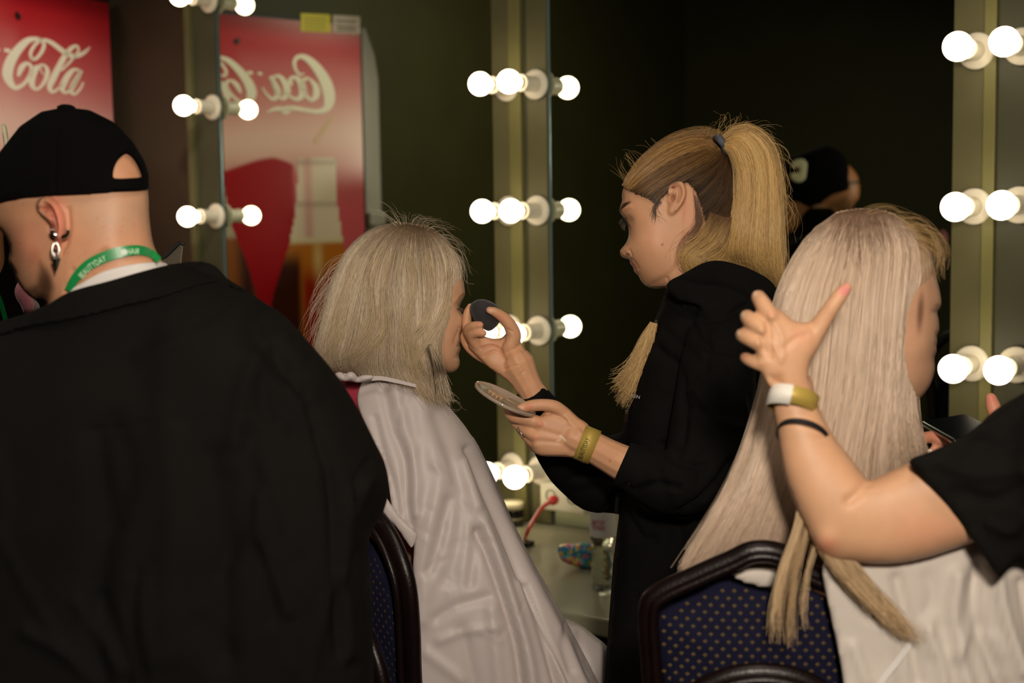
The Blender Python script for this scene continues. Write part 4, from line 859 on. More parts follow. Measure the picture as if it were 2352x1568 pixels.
# red top visible between cape and hair
rt_ = [(1040, 944), (1075, 988), (1108, 1046), (1138, 1105), (1172, 1185), (1212, 1268), (1256, 1345), (1300, 1425), (1340, 1500), (1380, 1580), (1430, 1700), (1440, 1850)]
refC = Blob([(745, 905), (775, 868), (826, 852), (860, 760), (900, 700), (970, 700), (1000, 800), (1010, 900)]+rt_+[(1200, 1880), (900, 1880), (760, 1860), (725, 1500), (715, 1150), (725, 980)], ZC+.02, k=.72, cap=.150, step=10)
mesh_obj('red_top', remesh([shell_vf([(748, 900), (778, 866), (830, 852), (870, 858), (872, 960), (880, 1100), (900, 1400), (890, 1500), (726, 1500), (718, 1150), (728, 980)], refC, -.010, 9)], .005, 2), P_C, mat('crimson_knit', (150, 26, 52), .8, sheen=.2, bump=.3, bump_scale=400), label='crimson top showing at the back of the neck')
cape = refC; capeV = shell_vf([(838, 868), (870, 856), (905, 856), (950, 870), (1000, 902), (1040, 944), (1075, 988), (1108, 1046), (1138, 1105), (1172, 1185), (1212, 1268), (1256, 1345), (1300, 1425), (1340, 1500), (1380, 1580), (1430, 1700), (1440, 1850), (1200, 1880), (960, 1860), (930, 1700), (940, 1560), (950, 1400), (950, 1290), (948, 1230), (905, 1180), (893, 1120), (880, 1060), (850, 1000), (828, 950), (820, 910)], refC, .003, 9)
lap = Blob([(1230, 1400), (1280, 1412), (1330, 1432), (1370, 1462), (1400, 1490), (1440, 1560), (1470, 1700), (1450, 1850), (1240, 1850), (1210, 1600)], ZC+.20, k=.7, cap=.13, step=9)
mk = remesh([capeV, lap.vf()], .0036, 3)
ln = lambda *p: list(p)
folds = [('l', ln((1090, 1010), (1130, 1120), (1190, 1250), (1245, 1370), (1300, 1480), (1350, 1600)), 10, .011), ('l', ln((1075, 1030), (1112, 1120), (1165, 1240), (1215, 1370), (1260, 1500), (1290, 1620)), 7, -.013), ('l', ln((1060, 1060), (1100, 1180), (1140, 1280), (1180, 1400), (1215, 1520), (1230, 1640)), 11, .012),
         ('l', ln((1100, 1220), (1130, 1300), (1160, 1390), (1185, 1480), (1200, 1600)), 8, -.014), ('l', ln((1195, 1340), (1225, 1400), (1260, 1480), (1300, 1568), (1330, 1640)), 8, .008), ('l', ln((1210, 1345), (1240, 1420), (1275, 1500), (1310, 1580)), 4, -.008),
         ('l', ln((960, 920), (990, 1000), (1010, 1100), (990, 1200), (975, 1300), (970, 1420)), 16, .007), ('l', ln((1000, 960), (1040, 1060), (1060, 1160), (1050, 1260), (1030, 1330)), 14, -.006), ('l', ln((1030, 1150), (1010, 1230), (985, 1310)), 10, -.007), ('l', ln((880, 900), (900, 980), (930, 1060), (935, 1150), (945, 1220)), 8, -.007),
         ('l', ln((905, 890), (925, 960), (950, 1060), (955, 1180)), 9, .007), ('l', ln((860, 960), (880, 1040), (905, 1120), (915, 1180)), 6, -.005), ('l', ln((1100, 1180), (1090, 1260), (1080, 1340)), 9, -.005), ('l', ln((1000, 1420), (1050, 1390), (1120, 1370)), 9, -.004), ('l', ln((1010, 1470), (1070, 1450), (1140, 1440)), 8, .004),
         ('l', ln((1060, 1450), (1080, 1520), (1090, 1600)), 12, -.006), ('l', ln((1130, 1400), (1140, 1500), (1150, 1600)), 12, .007), ('l', ln((980, 1500), (1020, 1530), (1060, 1560)), 10, .004), ('l', ln((1335, 1450), (1330, 1490), (1350, 1540)), 9, -.006), ('l', ln((1300, 1430), (1290, 1470), (1310, 1540)), 6, -.005)]
sculpt(mk, [(a, b, c*1.35, d*.75) for a, b, c, d in folds]+fold_ops(11, [(960, 1150), (1120, 1150), (1200, 1500), (980, 1550)], 22, (40, 120), .0011, 7, 60, 50)+fold_ops(12, [(880, 900), (1040, 960), (1080, 1140), (940, 1140)], 12, (40, 130), .002, 11, 75, 22))
mesh_obj('cape', mk, P_C, M_cape, label='silver-white nylon salon cape')
fc_ = lambda x, y: float(cape.front(x, y))
ribbon('cape_collar', [(772, 866, 16), (800, 866, 16), (830, 872, 12), (870, 868, 10), (910, 875, 9), (955, 886, 7)], 10, lambda x, y: min(float(refC.front(x, y))-.004, 2.04), P_C, M_cape, .004)
zq = lambda x, y: float(refC.front(x, y))-ZC
V, F = chain([(x, y, zq(x, y)-.001, 6.5) for x, y in [(836, 872), (870, 862), (910, 862), (955, 876), (1004, 908)]], ZC, 5); build('cape_hem', V, F, P_C, M_cape, True)
V, F = chain([(766, 870, -.09, 6), (780, 863, -.10, 9), (793, 869, -.105, 6), (806, 863, -.105, 9.5), (820, 872, -.10, 6), (836, 868, -.10, 7), (852, 866, -.10, 5)], ZC, 5); build('cape_knot', V, F, P_C, M_cape, True)
corner = Blob([(880, 1130), (905, 1165), (925, 1190), (958, 1222), (958, 1236), (946, 1262), (930, 1240), (905, 1205), (880, 1180)], 2.0, k=.3, cap=.01, step=5); mesh_obj('cape_corner', remesh([corner.vf()], .002, 1), P_C, M_cape)
# ---- bob hair
bob = Blob([(905, 513), (955, 515), (1005, 532), (1040, 566), (1058, 606), (1058, 640), (1044, 680), (1024, 724), (1004, 762), (992, 800), (1000, 850), (1014, 900), (1024, 932), (996, 912), (950, 886), (900, 872), (840, 866), (790, 858), (748, 846), (728, 810), (732, 760), (748, 690), (768, 630), (802, 568), (850, 528)], ZC-.002, k=.72, cap=.100, step=6, tilt=(.00004, 0))
mb_ = remesh([bob.vf()], .003, 2); v, n_ = coords(mb_); px, py, z = proj(v)
# carve the face side away so that the hair frames the face
set_col(mb_, np.tile(srgb((176, 152, 120)), (len(v), 1))); mesh_obj('hair_mass', mb_, P_C, M_hairb)
PL = [(236, 216, 186), (208, 184, 152), (168, 142, 110), (248, 234, 210), (124, 100, 74)]
L = []
bg = [[(905, 516), (850, 532), (800, 580), (768, 650), (748, 730), (730, 800), (742, 846)], [(915, 514), (866, 540), (822, 600), (796, 680), (776, 760), (760, 820), (776, 856)], [(925, 514), (885, 546), (850, 620), (834, 700), (820, 780), (806, 830), (824, 864)], [(935, 514), (906, 552), (884, 630), (878, 710), (868, 790), (862, 840), (880, 872)],
      [(945, 514), (928, 552), (918, 630), (918, 710), (920, 790), (926, 850), (950, 890)], [(955, 515), (950, 552), (950, 630), (954, 710), (960, 790), (976, 860), (1000, 915)], [(965, 517), (975, 556), (984, 630), (984, 700), (980, 770), (996, 850), (1020, 930)], [(975, 520), (1000, 560), (1014, 620), (1012, 680), (994, 740), (990, 800), (1012, 880)],
      [(985, 524), (1024, 570), (1040, 620), (1034, 670), (1014, 726), (992, 776), (998, 830)], [(995, 528), (1040, 576), (1056, 616), (1050, 656), (1030, 704), (1006, 752), (992, 790)]]
def bf(x, y):
    a = np.where(bob.h(x, y) > .004, bob.front(x, y), bob.mid(x, y)-.004)
    a = np.minimum(a, np.where((headC.h(x, y) > .004) & (x < 1035), headC.front(x, y)-.004, 9))
    return np.minimum(a, np.where(np.asarray(y) > 846, refC.front(x, y)-.008, 9))
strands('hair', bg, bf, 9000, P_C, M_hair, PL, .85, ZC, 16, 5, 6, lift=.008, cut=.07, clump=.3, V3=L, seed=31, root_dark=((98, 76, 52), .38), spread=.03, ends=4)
strands('hair', bg, lambda x, y: bob.mid(x, y)+bob.h(x, y), 1800, P_C, M_hair, PL, 1.3, ZC, 12, 6, 6, lift=.006, cut=.1, V3=L, seed=32, back=True)
# locks in relief
for i, (g, n, s_) in enumerate([([(1030, 600), (1030, 680), (1004, 750), (970, 800), (950, 830), (960, 880), (1000, 940)], 260, 9), ([(900, 560), (880, 660), (880, 760), (840, 810), (800, 840), (770, 850)], 200, 9), ([(830, 580), (790, 680), (770, 780), (740, 830), (730, 850)], 180, 9), ([(940, 560), (946, 660), (930, 760), (935, 840), (960, 880)], 200, 10), ([(980, 560), (990, 660), (980, 740), (950, 780), (962, 840), (1010, 925)], 260, 10), ([(870, 560), (850, 640), (852, 740), (820, 800), (800, 840), (830, 862)], 180, 9)]):
    a = np.array(g, float); strands('hair', [a-[s_, 0], a+[s_, 0]], bf, n, P_C, M_hair, [(214, 192, 156), (206, 184, 148), (176, 150, 116)], .85, ZC, 16, 6, 6, lift=.011, cut=.5, clump=.3, V3=L, seed=40+i, spread=.5)
under = [[(985, 790), (1000, 830), (1010, 880), (1024, 936)], [(992, 800), (1012, 850), (1022, 900), (1030, 930)]]
strands('hair', under, lambda x, y: bf(x, y)-.002, 260, P_C, M_hair, PL, .7, ZC, 12, 8, 6, lift=.04, cut=.3, V3=L, seed=50, ends=8)
fl = [[(905, 520), (880, 500), (860, 490), (830, 490)], [(930, 516), (925, 498), (905, 485), (890, 486)], [(950, 516), (960, 500), (985, 498), (1000, 520)], [(990, 530), (1010, 520), (1040, 535), (1076, 552)], [(1020, 548), (1050, 560), (1066, 590), (1070, 630)], [(1050, 590), (1066, 610), (1074, 650), (1094, 668)]]
strands('hair', fl, lambda x, y: ZC-.01+0*x, 80, P_C, M_hair, PL, .38, ZC, 14, 7, 10, lift=.05, cut=.5, V3=L, seed=51, ends=14)
fl = [[(800, 580), (760, 600), (736, 650), (730, 700)], [(770, 640), (740, 680), (716, 730), (706, 770)], [(750, 720), (728, 760), (716, 800), (720, 830)]]
strands('hair', fl, lambda x, y: ZC-.01+0*x, 90, P_C, M_hair, PL, .4, ZC, 14, 9, 12, lift=.05, cut=.4, V3=L, seed=52, ends=14)
strands('hair', [[(1000, 890), (1020, 905), (1050, 910), (1084, 930)], [(1010, 900), (1030, 940), (1040, 950), (1052, 945)]], lambda x, y: ZC-.03+0*x, 14, P_C, M_hair, PL, .4, ZC, 14, 9, 12, lift=.03, cut=.4, V3=L, seed=53, ends=14)
join_strands('hair', L, P_C, M_hair)
L = []
strands('l', [[(1053, 707), (1060, 710), (1066, 713)], [(1054, 711), (1060, 714), (1064, 717)]], lambda x, y: ZC-.012+0*x, 40, P_C, M_hair, [(70, 46, 32)], .7, ZC, 5, 1.5, 1, lift=.008, V3=L, seed=54, cut=.4)
strands('l', [[(1056, 682), (1062, 675), (1068, 673)], [(1050, 688), (1058, 678), (1066, 675)]], lambda x, y: np.where(headC.h(x, y) > .002, headC.front(x, y)-.001, ZC), 40, P_C, M_hair, [(170, 124, 90)], .6, ZC, 5, 1.5, 1, lift=.001, V3=L, seed=55)
join_strands('eyelashes_and_brow', L, P_C, M_hair)
# ================================================================ man in the black cap (foreground)
ZM = 1.62
P_M = thing('person', 'broad man in black cap and black jacket seen from behind, green lanyard round his neck', 'person', (W1(400, 1500, 1.62)[0], W1(400, 1500, 1.62)[1], 0))
headM = Blob([(150, 252), (225, 266), (290, 318), (326, 385), (340, 440), (343, 500), (352, 560), (372, 600), (400, 640), (410, 780), (100, 790), (104, 700), (86, 692), (62, 676), (40, 648), (32, 622), (27, 612), (20, 602), (21, 588), (24, 572), (16, 548), (2, 530), (-22, 505), (-30, 470), (-20, 410), (14, 340), (70, 285)], ZM, k=.74, cap=.090, step=6)
earM, eopsM, epnM, TM = ear_parts(125, 516, 120, -6, ZM, headM.front(122, 510)-ZM+.002)
earM = Blob([(84, 470), (92, 456), (109, 450), (131, 461), (145.5, 484), (151.5, 512), (148, 543), (139, 562), (129, 581), (123, 570), (125, 548), (115, 534), (112, 514), (96, 496), (85, 482)], ZM, k=.75, cap=.012, step=4, dz=headM.front(118, 510)-ZM-.008, tilt=(-.00025, 0))
mm = remesh([headM.vf(), earM.vf()], .0017, 3)
sculpt(mm, [('l', [(96, 474), (104, 462), (122, 470), (134, 492), (140, 520), (137, 545)], 4.5, .0045), ('l', [(100, 480), (112, 478), (120, 494), (126, 520)], 4, -.005), ('g', 117, 522, 5, 9, 0, -.004), ('l', [(92, 482), (104, 494), (118, 504)], 3, .002), ('l', [(155, 480), (158, 520), (152, 556), (140, 580)], 6, -.003),
             ('g', 60, 570, 26, 34, 0, .003), ('l', [(160, 660), (200, 610), (240, 580)], 10, -.003), ('l', [(168, 620), (160, 650), (150, 672)], 5, -.002), ('g', 300, 540, 30, 50, 0, -.003)])
rs = np.random.default_rng(5)
sp_ = [('g', rs.uniform(40, 320), rs.uniform(460, 640), rs.uniform(1.5, 4), rs.uniform(1.5, 4), 0, (176, 96, 78), rs.uniform(.2, .5)) for _ in range(36)]
paint(mm, (198, 144, 110), [('p', [(60, 452), (340, 438), (342, 500), (300, 530), (230, 540), (170, 500), (150, 450)], 60, (188, 154, 128), .55), ('g', 60, 560, 40, 50, 0, (202, 130, 104), .55), ('g', 80, 590, 14, 26, 0, (176, 96, 78), .35), ('p', [(92, 600), (110, 620), (124, 660), (112, 694), (90, 692), (62, 668), (84, 650)], 16, (92, 60, 44), .8), ('g', 106, 650, 14, 26, 0, (70, 44, 32), .7), ('g', 96, 684, 14, 12, 0, (70, 44, 32), .7),
      ('g', 130, 500, 22, 60, -12, (206, 112, 92), .75), ('g', 104, 478, 8, 10, 0, (196, 104, 86), .6), ('l', [(100, 480), (112, 478), (120, 494), (126, 520)], 2.4, (140, 72, 56), .7), ('g', 117, 524, 4, 8, 0, (130, 62, 50), .8), ('g', 134, 560, 7, 16, 10, (204, 96, 84), .7), ('g', 10, 540, 12, 5, 0, (96, 62, 48), .5)]+sp_)
hipM = np.array([P_M.location[0]+.0, P_M.location[1]+.05, .84])
lowM, _ = lower_body(hipM, (-.8, .6), False, spread=.11)
shM = W1(300, 860, 1.68)
cz = remesh(lowM+[wt([hipM, hipM*.5+shM*.5, shM], [.12, .12, .09]), wt([shM, W1(240, 720, 1.64)], [.07, .06]), wt([W1(60, 930, 1.64), W1(560, 900, 1.68)], [.07, .07]), wt([W1(600, 900, 1.68), W1(740, 1120, 1.66), W1(560, 1300, 1.9)], [.055, .05, .035])], .014, 2); set_col(cz, np.tile(srgb(SKIN), (len(cz.vertices), 1)))
# hand of the hidden arm working in front of him
hd_ = []
hb = W1(520, 1300, 1.98)
for i in range(4):
    b = hb+np.array([-.02+.0, .02, .03-.02*i]); hd_.append(wt([b, b+np.array([-.05, .03, .01]), b+np.array([-.075, .02, -.005+.002*i])], [.011, .010, .008]))
hd_.append(wt([hb, hb+np.array([-.03, .0, .055]), hb+np.array([-.055, .01, .06])], [.014, .011, .009])); hd_.append(wt([hb+np.array([.04, -.03, 0]), hb+np.array([-.02, .02, 0])], [.028, .030]))
hm = remesh(hd_, .004, 2); set_col(hm, np.tile(srgb(SKIN), (len(hm.vertices), 1)))
mesh_obj('body', join_me('body', [mm, cz, hm]), P_M, M_skin)
legs_clothes(P_M, hipM, (-.8, .6), False, spread=.11)
# ---- cap
capB = Blob([(148, 246), (95, 256), (45, 290), (2, 345), (-30, 398), (-44, 440), (-52, 470), (-20, 468), (10, 462), (60, 453), (150, 448), (240, 443), (256, 441), (258, 438), (341, 436), (343, 405), (332, 370), (305, 325), (262, 280), (205, 252)], ZM, k=.80, cap=.100, step=6, smooth=False)
capR = Blob([(148, 246), (95, 256), (45, 290), (2, 345), (-30, 398), (-44, 440), (-40, 500), (0, 560), (20, 620), (60, 690), (104, 720), (240, 760), (400, 700), (372, 600), (354, 560), (346, 500), (343, 436), (343, 405), (332, 370), (305, 325), (262, 280), (205, 252)], ZM, k=.76, cap=.0935, step=6)
capV = shell_vf([tuple(p) for p in capB.P], capR, .0045, 5, smooth=False); capB = capR
mcap = remesh([capV], .0022, 4)
v, n_ = coords(mcap); px, py, z = proj(v)
hole = [(257, 408), (259, 386), (268, 366), (282, 352), (292, 349), (306, 358), (320, 378), (329, 404), (322, 410), (300, 412), (270, 413)]
kill = inside(np.array(hole, float), px, py) & (n_@FW < .15)
bm = bmesh.new(); bm.from_mesh(mcap); bm.verts.ensure_lookup_table(); bmesh.ops.delete(bm, geom=[bm.verts[i] for i in np.where(kill)[0]], context='VERTS'); bm.to_mesh(mcap); bm.free()
M_cap = mat('black_cap_cotton', (8, 7, 7), 0.9, spec=.08, bump=.4, bump_scale=900, noise_amt=.1, noise_scale=30)
sculpt(mcap, [('l', [(150, 250), (220, 300), (256, 360), (257, 400)], 3, -.0012), ('l', [(150, 250), (130, 330), (125, 450)], 3, -.0012), ('l', [(150, 250), (50, 330), (0, 440)], 3, -.0012), ('l', [(-20, 460), (100, 440), (256, 432)], 3, -.0008)])
cap_o = mesh_obj('cap', mcap, P_M, M_cap, label='plain black baseball cap')
hp = resample(catmull(np.array(hole, float), 4, True), 6); zz = capB.front(hp[:, 0], hp[:, 1])+.001; P3 = W(hp[:, 0], hp[:, 1], zz); V, F = tube_vf(np.vstack([P3, P3[:2]]), .0016, 8, cap=False); build('opening_hem', V, F, cap_o, M_cap, True)
V, F = lathe_vf(W1(152, 247, ZM-.002), UP, [(-.006, .0105), (.001, .010), (.003, .006)], 16); build('button', V, F, cap_o, M_cap, True)
ribbon('strap', [(256, 426, 28), (290, 425, 27), (320, 424, 26), (338, 422, 24)], 26, lambda x, y: float(capB.front(min(x, 330), y))-.002+max(0, x-326)*.0022, cap_o, M_cap, .003)
bu = [(334, 402, -.005), (340, 408, .0), (341, 420, .004), (340, 432, .0), (335, 437, -.006)]
V, F = tube_vf(catmull(np.array([W1(a, b, ZM+c) for a, b, c in bu]), 4), .0011, 8); build('buckle', V, F, cap_o, M_steel, True)
brim = Blob([(-52, 430), (-10, 452), (2, 470), (-40, 500), (-120, 530), (-190, 540), (-210, 515), (-150, 460), (-90, 430)], ZM+.01, k=.9, cap=.075, step=8, tilt=(0, 0)); mesh_obj('brim', remesh([brim.vf()], .004, 2), cap_o, M_cap)
# ---- jacket
jk = [(104, 702), (60, 722), (0, 742), (-60, 762), (-150, 800), (-260, 880), (-340, 1000), (-380, 1150), (-390, 1400), (-380, 1700), (-300, 1860), (200, 1880), (700, 1860), (858, 1780), (858, 1568), (856, 1400), (850, 1300), (846, 1262), (852, 1222), (878, 1180), (892, 1135), (890, 1090), (872, 1040), (846, 985), (812, 920), (770, 858), (722, 800), (690, 765), (650, 722), (600, 690), (560, 665), (500, 640), (430, 620), (385, 618), (300, 650), (180, 690)]
refM = Blob(jk[2:-6]+[(430, 620), (385, 605), (360, 570), (348, 500), (330, 420), (240, 380), (100, 400), (40, 520), (60, 660)], ZM, k=.66, cap=.165, step=12)
mj = remesh([shell_vf(jk, refM, .004, 12)], .0055, 3)
sculpt(mj, [('l', [(180, 992), (330, 975), (480, 960), (640, 938)], 4, -.0022), ('l', [(660, 760), (600, 800), (560, 900), (540, 1010)], 24, .006), ('l', [(600, 700), (640, 800), (700, 920), (760, 1100), (770, 1300), (780, 1500)], 14, -.008), ('l', [(840, 1100), (800, 1180), (790, 1300), (800, 1500)], 22, .010), ('l', [(400, 720), (380, 900), (400, 1200), (380, 1500)], 40, .006),
            ('l', [(220, 1000), (240, 1200), (220, 1400), (230, 1568)], 30, -.008), ('l', [(480, 1050), (500, 1250), (520, 1500)], 30, -.007), ('l', [(60, 1450), (150, 1500), (220, 1568)], 14, .006), ('l', [(560, 690), (480, 760), (330, 820)], 18, .004), ('l', [(850, 1060), (820, 1100), (815, 1160)], 9, -.008)]+fold_ops(21, [(0, 1050), (800, 1050), (820, 1560), (0, 1560)], 18, (120, 340), .006, 22, 85, 14)+fold_ops(22, [(560, 760), (700, 820), (800, 1050), (640, 1050)], 8, (80, 200), .005, 14, 70, 25))
mesh_obj('jacket', mj, P_M, M_blk2)
colV = shell_vf([(98, 706), (160, 670), (250, 645), (330, 622), (388, 608), (440, 601), (472, 603), (500, 616), (520, 638), (548, 655), (578, 672), (540, 662), (500, 650), (455, 655), (380, 680), (280, 705), (160, 735), (60, 752), (0, 770), (-60, 780), (-80, 755), (-20, 742), (40, 726)], refM, .012, 7); mco = remesh([colV], .003, 4)
sculpt(mco, [('l', [(60, 742), (250, 696), (400, 660), (500, 640)], 3, -.001), ('g', 470, 620, 30, 16, 0, .004)])
mesh_obj('jacket_collar', mco, P_M, M_blk2)
tcV = shell_vf([(165, 664), (190, 648), (240, 622), (300, 607), (350, 602), (384, 606), (384, 640), (300, 660), (200, 690), (150, 690)], headM, .006, 6); mesh_obj('tshirt_collar', remesh([tcV], .0026, 2), P_M, M_wht, label='white ribbed T-shirt collar')
# ---- lanyard
M_grn = mat('green_lanyard_satin', (16, 132, 66), .35, sheen=.2); M_grnp = mat('pale_green_print', (200, 236, 196), .5)
fm = lambda x, y: float(min(headM.front(np.clip(x, 110, 345), y), 1.60))-.003-(.004 if x < 250 else 0)
zl_ = lambda x, y: headM.front(np.minimum(np.asarray(x, float), 347), y)-.0035
lan = ribbon('lanyard', [(156, 668, 17), (172, 640, 21), (200, 611, 25), (240, 590, 26), (280, 578, 25), (320, 574, 22), (348, 582, 18), (366, 598, 14)], 24, lambda x, y: float(zl_(x, y)), P_M, M_grn, .001, label='green lanyard with pale lettering')
text_path('lanyard_lettering', 'BEAUTYDAY', [(189, 641), (212, 618), (246, 598), (285, 586)], 15, lambda x, y: zl_(x, y)-.0012, lan, M_grnp, spacing=.25, sx=.62)
text_path('lanyard_lettering', 'HAIR', [(292, 585), (312, 583), (345, 590)], 14, lambda x, y: zl_(x, y)-.0012, lan, M_grnp, spacing=.3, sx=.70)
V, F = lathe_vf(W1(285, 579, float(zl_(285, 579))-.0006), -FW, [(0, .0034), (.0006, .0034)], 18); build('lanyard_dot', V, F, lan, mat('white_print', (225, 235, 225), .5))
# ---- earrings
def tor(c, R_, r_, a, b, n=24, parent=None, name='hoop_earring', arc=(0, 360), rv=None):
    t = np.radians(np.linspace(arc[0], arc[1], n)); P = np.array([c+a*math.cos(x)*R_+b*math.sin(x)*R_ for x in t]); rr = r_ if rv is None else np.interp(np.linspace(0, 1, n), np.linspace(0, 1, len(rv)), rv)*r_
    V, F = tube_vf(P, rr, 10); return build(name, V, F, parent, M_steel, True)
ze = float(earM.front(137, 530)); c0 = W1(138, 531, ze-.002)
tor(c0, .0085, .0030, RT, FW*.5-UP*.6, parent=P_M, arc=(-15, 195), rv=[.6, 1, 1.25, 1, .6]).__setitem__('label', 'thick steel hoop in the ear')
l1 = W1(128, 574, ze-.002); tor(l1, .0042, .0010, UP*1.8, RT*.8+FW*.3, parent=P_M, name='earring_link', arc=(0, 350))
tor(W1(130, 583, ze-.004), .003, .0009, UP*1.4, RT*.8-FW*.3, parent=P_M, name='earring_link', arc=(0, 350))
q = W1(130, 594, ze-.005); V = [q+RT*.0045, q-RT*.0045, q-FW*.0025, q+FW*.0025, q-UP*.014, q+UP*.003]; F = [(5, 0, 2), (5, 2, 1), (5, 1, 3), (5, 3, 0), (4, 2, 0), (4, 1, 2), (4, 3, 1), (4, 0, 3)]; build('arrow_pendant', V, F, P_M, M_steel, label='steel arrowhead earring pendant')
# ================================================================ second client (long ash-blonde hair)
ZB_ = 1.66
P_B = thing('person', 'seated woman with very long ash-blonde hair, white cape, looking at a phone', 'person', (W1(2050, 1500, 1.7)[0], W1(2050, 1500, 1.7)[1], 0))
headB = Blob([(2140, 600), (2152, 640), (2160, 676), (2162, 700), (2154, 716), (2156, 736), (2157, 758), (2150, 770), (2152, 784), (2148, 796), (2151, 806), (2145, 820), (2147, 850), (2138, 880), (2122, 905), (2098, 930), (2080, 960), (2080, 1150), (1900, 1150), (1900, 980), (1860, 860), (1830, 760), (1840, 640), (1900, 540), (1990, 500), (2080, 520)], ZB_, k=.78, cap=.082, step=6, tilt=(.00012, 0))
mB = remesh([headB.vf()], .0022, 3)
sculpt(mB, [('g', 2150, 716, 8, 8, 0, -.002), ('g', 2120, 790, 30, 40, 0, .003)])
paint(mB, (206, 158, 126), [('g', 2150, 806, 6, 5, 0, (190, 104, 90), .5), ('g', 2152, 700, 5, 4, 0, (120, 84, 62), .6), ('g', 2114, 716, 8, 44, 4, (100, 66, 50), .75)])
hipB = np.array([P_B.location[0]-.06, P_B.location[1]-.04, .52]); fwB = np.array([.75, .66]); shB = W1(2030, 1120, 1.72)
lowB, _ = lower_body(hipB, fwB, True)
# hands with the phone
hb_ = [[(2100, 1015, .02, 16), (2140, 1002, 0, 14), (2160, 1010, -.01, 12), (2172, 1004, -.012, 10)], [(2210, 1010, .01, 16), (2180, 1014, 0, 12), (2152, 1026, -.005, 10), (2140, 1034, -.006, 8)], [(2240, 990, .02, 16), (2215, 1000, .01, 14), (2180, 1012, 0, 12)],
       [(2300, 1000, .0, 20), (2290, 960, .01, 18), (2280, 930, .015, 17), (2276, 915, .015, 14)], [(2330, 1010, .0, 20), (2320, 980, .02, 16), (2312, 950, .03, 14)], [(2100, 1015, .02, 16), (2080, 1080, .04, 24), (2060, 1180, .06, 30)], [(2250, 1000, .02, 24), (2330, 1060, .03, 34), (2260, 1250, .06, 40)]]
palmB = Blob([(2200, 1000), (2240, 975), (2300, 960), (2340, 990), (2330, 1050), (2260, 1060), (2205, 1040)], 1.83, k=.6, cap=.018, step=6)
mBh = remesh([chain(c, 1.82, 4, 12) for c in hb_]+[palmB.vf()], .0026, 3); paint(mBh, (208, 142, 112), [('g', 2277, 918, 9, 10, 0, (214, 120, 110), .7), ('g', 2150, 1000, 12, 8, 0, (214, 126, 106), .6)])
cz = remesh(lowB+[wt([hipB, hipB*.5+shB*.5, shB], [.10, .09, .07]), wt([shB, W1(1995, 1040, 1.68)], [.055, .05])], .014, 2); set_col(cz, np.tile(srgb(SKIN), (len(cz.vertices), 1)))
mesh_obj('body', join_me('body', [mB, mBh, cz]), P_B, M_skin)
sitting_clothes(P_B, hipB, fwB)
V, F = chain([(2142, 1034, -.007, 5), (2134, 1036, -.007, 4.5)], 1.82); build('fingernail', V, F, P_B, mat('pearl_nail', (236, 214, 196), .2, coat=.5), True)
# phone
pp = W1(2205, 985, 1.80); pr_ = RT*.985+UP*.17; pd = FW*.985+UP*.12; pd -= pr_*(pd@pr_); pd /= np.linalg.norm(pd); pn_ = np.cross(pr_, pd)
V, F = box_vf(pp, pr_, pd, pn_, .030, .065, .004); ph = build('smartphone', V, F, None, mat('phone_black', (14, 14, 16), .2, coat=.5)); bevel(ph, .003, 3); tag(ph, 'dark smartphone held flat in the long-haired client\'s hands', 'phone')
V, F = box_vf(pp+pn_*(.0042 if pn_[2] > 0 else -.0042), pr_, pd, pn_, .027, .060, .0004); build('screen', V, F, ph, mat('phone_screen', (12, 16, 22), .1, coat=.5))
# cape
refB = Blob([(1905, 1000), (2070, 1000), (2150, 1080), (2260, 1130), (2380, 1190), (2500, 1300), (2600, 1500), (2650, 1800), (2600, 1950), (2000, 1960), (1960, 1750), (1940, 1600), (1915, 1450), (1890, 1330), (1790, 1300), (1640, 1290), (1600, 1240), (1700, 1140), (1830, 1060)], ZB_+.10, k=.7, cap=.165, step=12)
lobeB = shell_vf([(1890, 1292), (1960, 1270), (2100, 1270), (2240, 1235), (2380, 1230), (2500, 1320), (2600, 1500), (2650, 1800), (2600, 1950), (2000, 1960), (1965, 1750), (1942, 1600), (1926, 1500), (1905, 1400)], Blob([(1880, 1270), (2240, 1215), (2500, 1300), (2600, 1500), (2650, 1800), (2600, 1950), (2000, 1960), (1930, 1700), (1890, 1400)], 1.60, k=.4, cap=.13, step=12), .0, 11, True, .125)
capBV = shell_vf([(1905, 1040), (2075, 1040), (2150, 1080), (2260, 1130), (2380, 1190), (2500, 1300), (2600, 1500), (2650, 1800), (2600, 1950), (2000, 1960), (1965, 1750), (1942, 1600), (1926, 1500), (1905, 1400), (1885, 1300), (1840, 1280), (1800, 1310), (1740, 1345), (1690, 1330), (1640, 1290), (1610, 1240), (1700, 1140), (1830, 1060)], refB, .004, 11)
mcb = remesh([capBV, lobeB, Blob([(1680, 1322), (1730, 1296), (1795, 1308), (1812, 1345), (1750, 1352), (1700, 1340)], 1.556, k=.3, cap=.008, step=6).vf()], .005, 5)
sculpt(mcb, [('l', [(2250, 1300), (2240, 1400), (2270, 1500), (2310, 1600)], 16, -.014), ('l', [(2290, 1320), (2310, 1420), (2350, 1540)], 14, .012), ('l', [(2200, 1320), (2190, 1420), (2215, 1540), (2240, 1640)], 16, .010), ('l', [(2060, 1330), (2090, 1450), (2110, 1568)], 12, -.008), ('l', [(1930, 1300), (1980, 1400), (2040, 1430)], 8, -.008), ('l', [(1960, 1480), (1990, 1568)], 10, .006),
             ('l', [(2350, 1340), (2370, 1450), (2400, 1568)], 14, -.012), ('l', [(2130, 1440), (2160, 1520), (2170, 1600)], 12, .008)]+fold_ops(33, [(1950, 1320), (2350, 1320), (2352, 1560), (1960, 1560)], 10, (60, 160), .004, 12, 80, 25))
M_capeB = mat('white_cape_cotton', (200, 190, 180), .6, bump=.15, bump_scale=900)
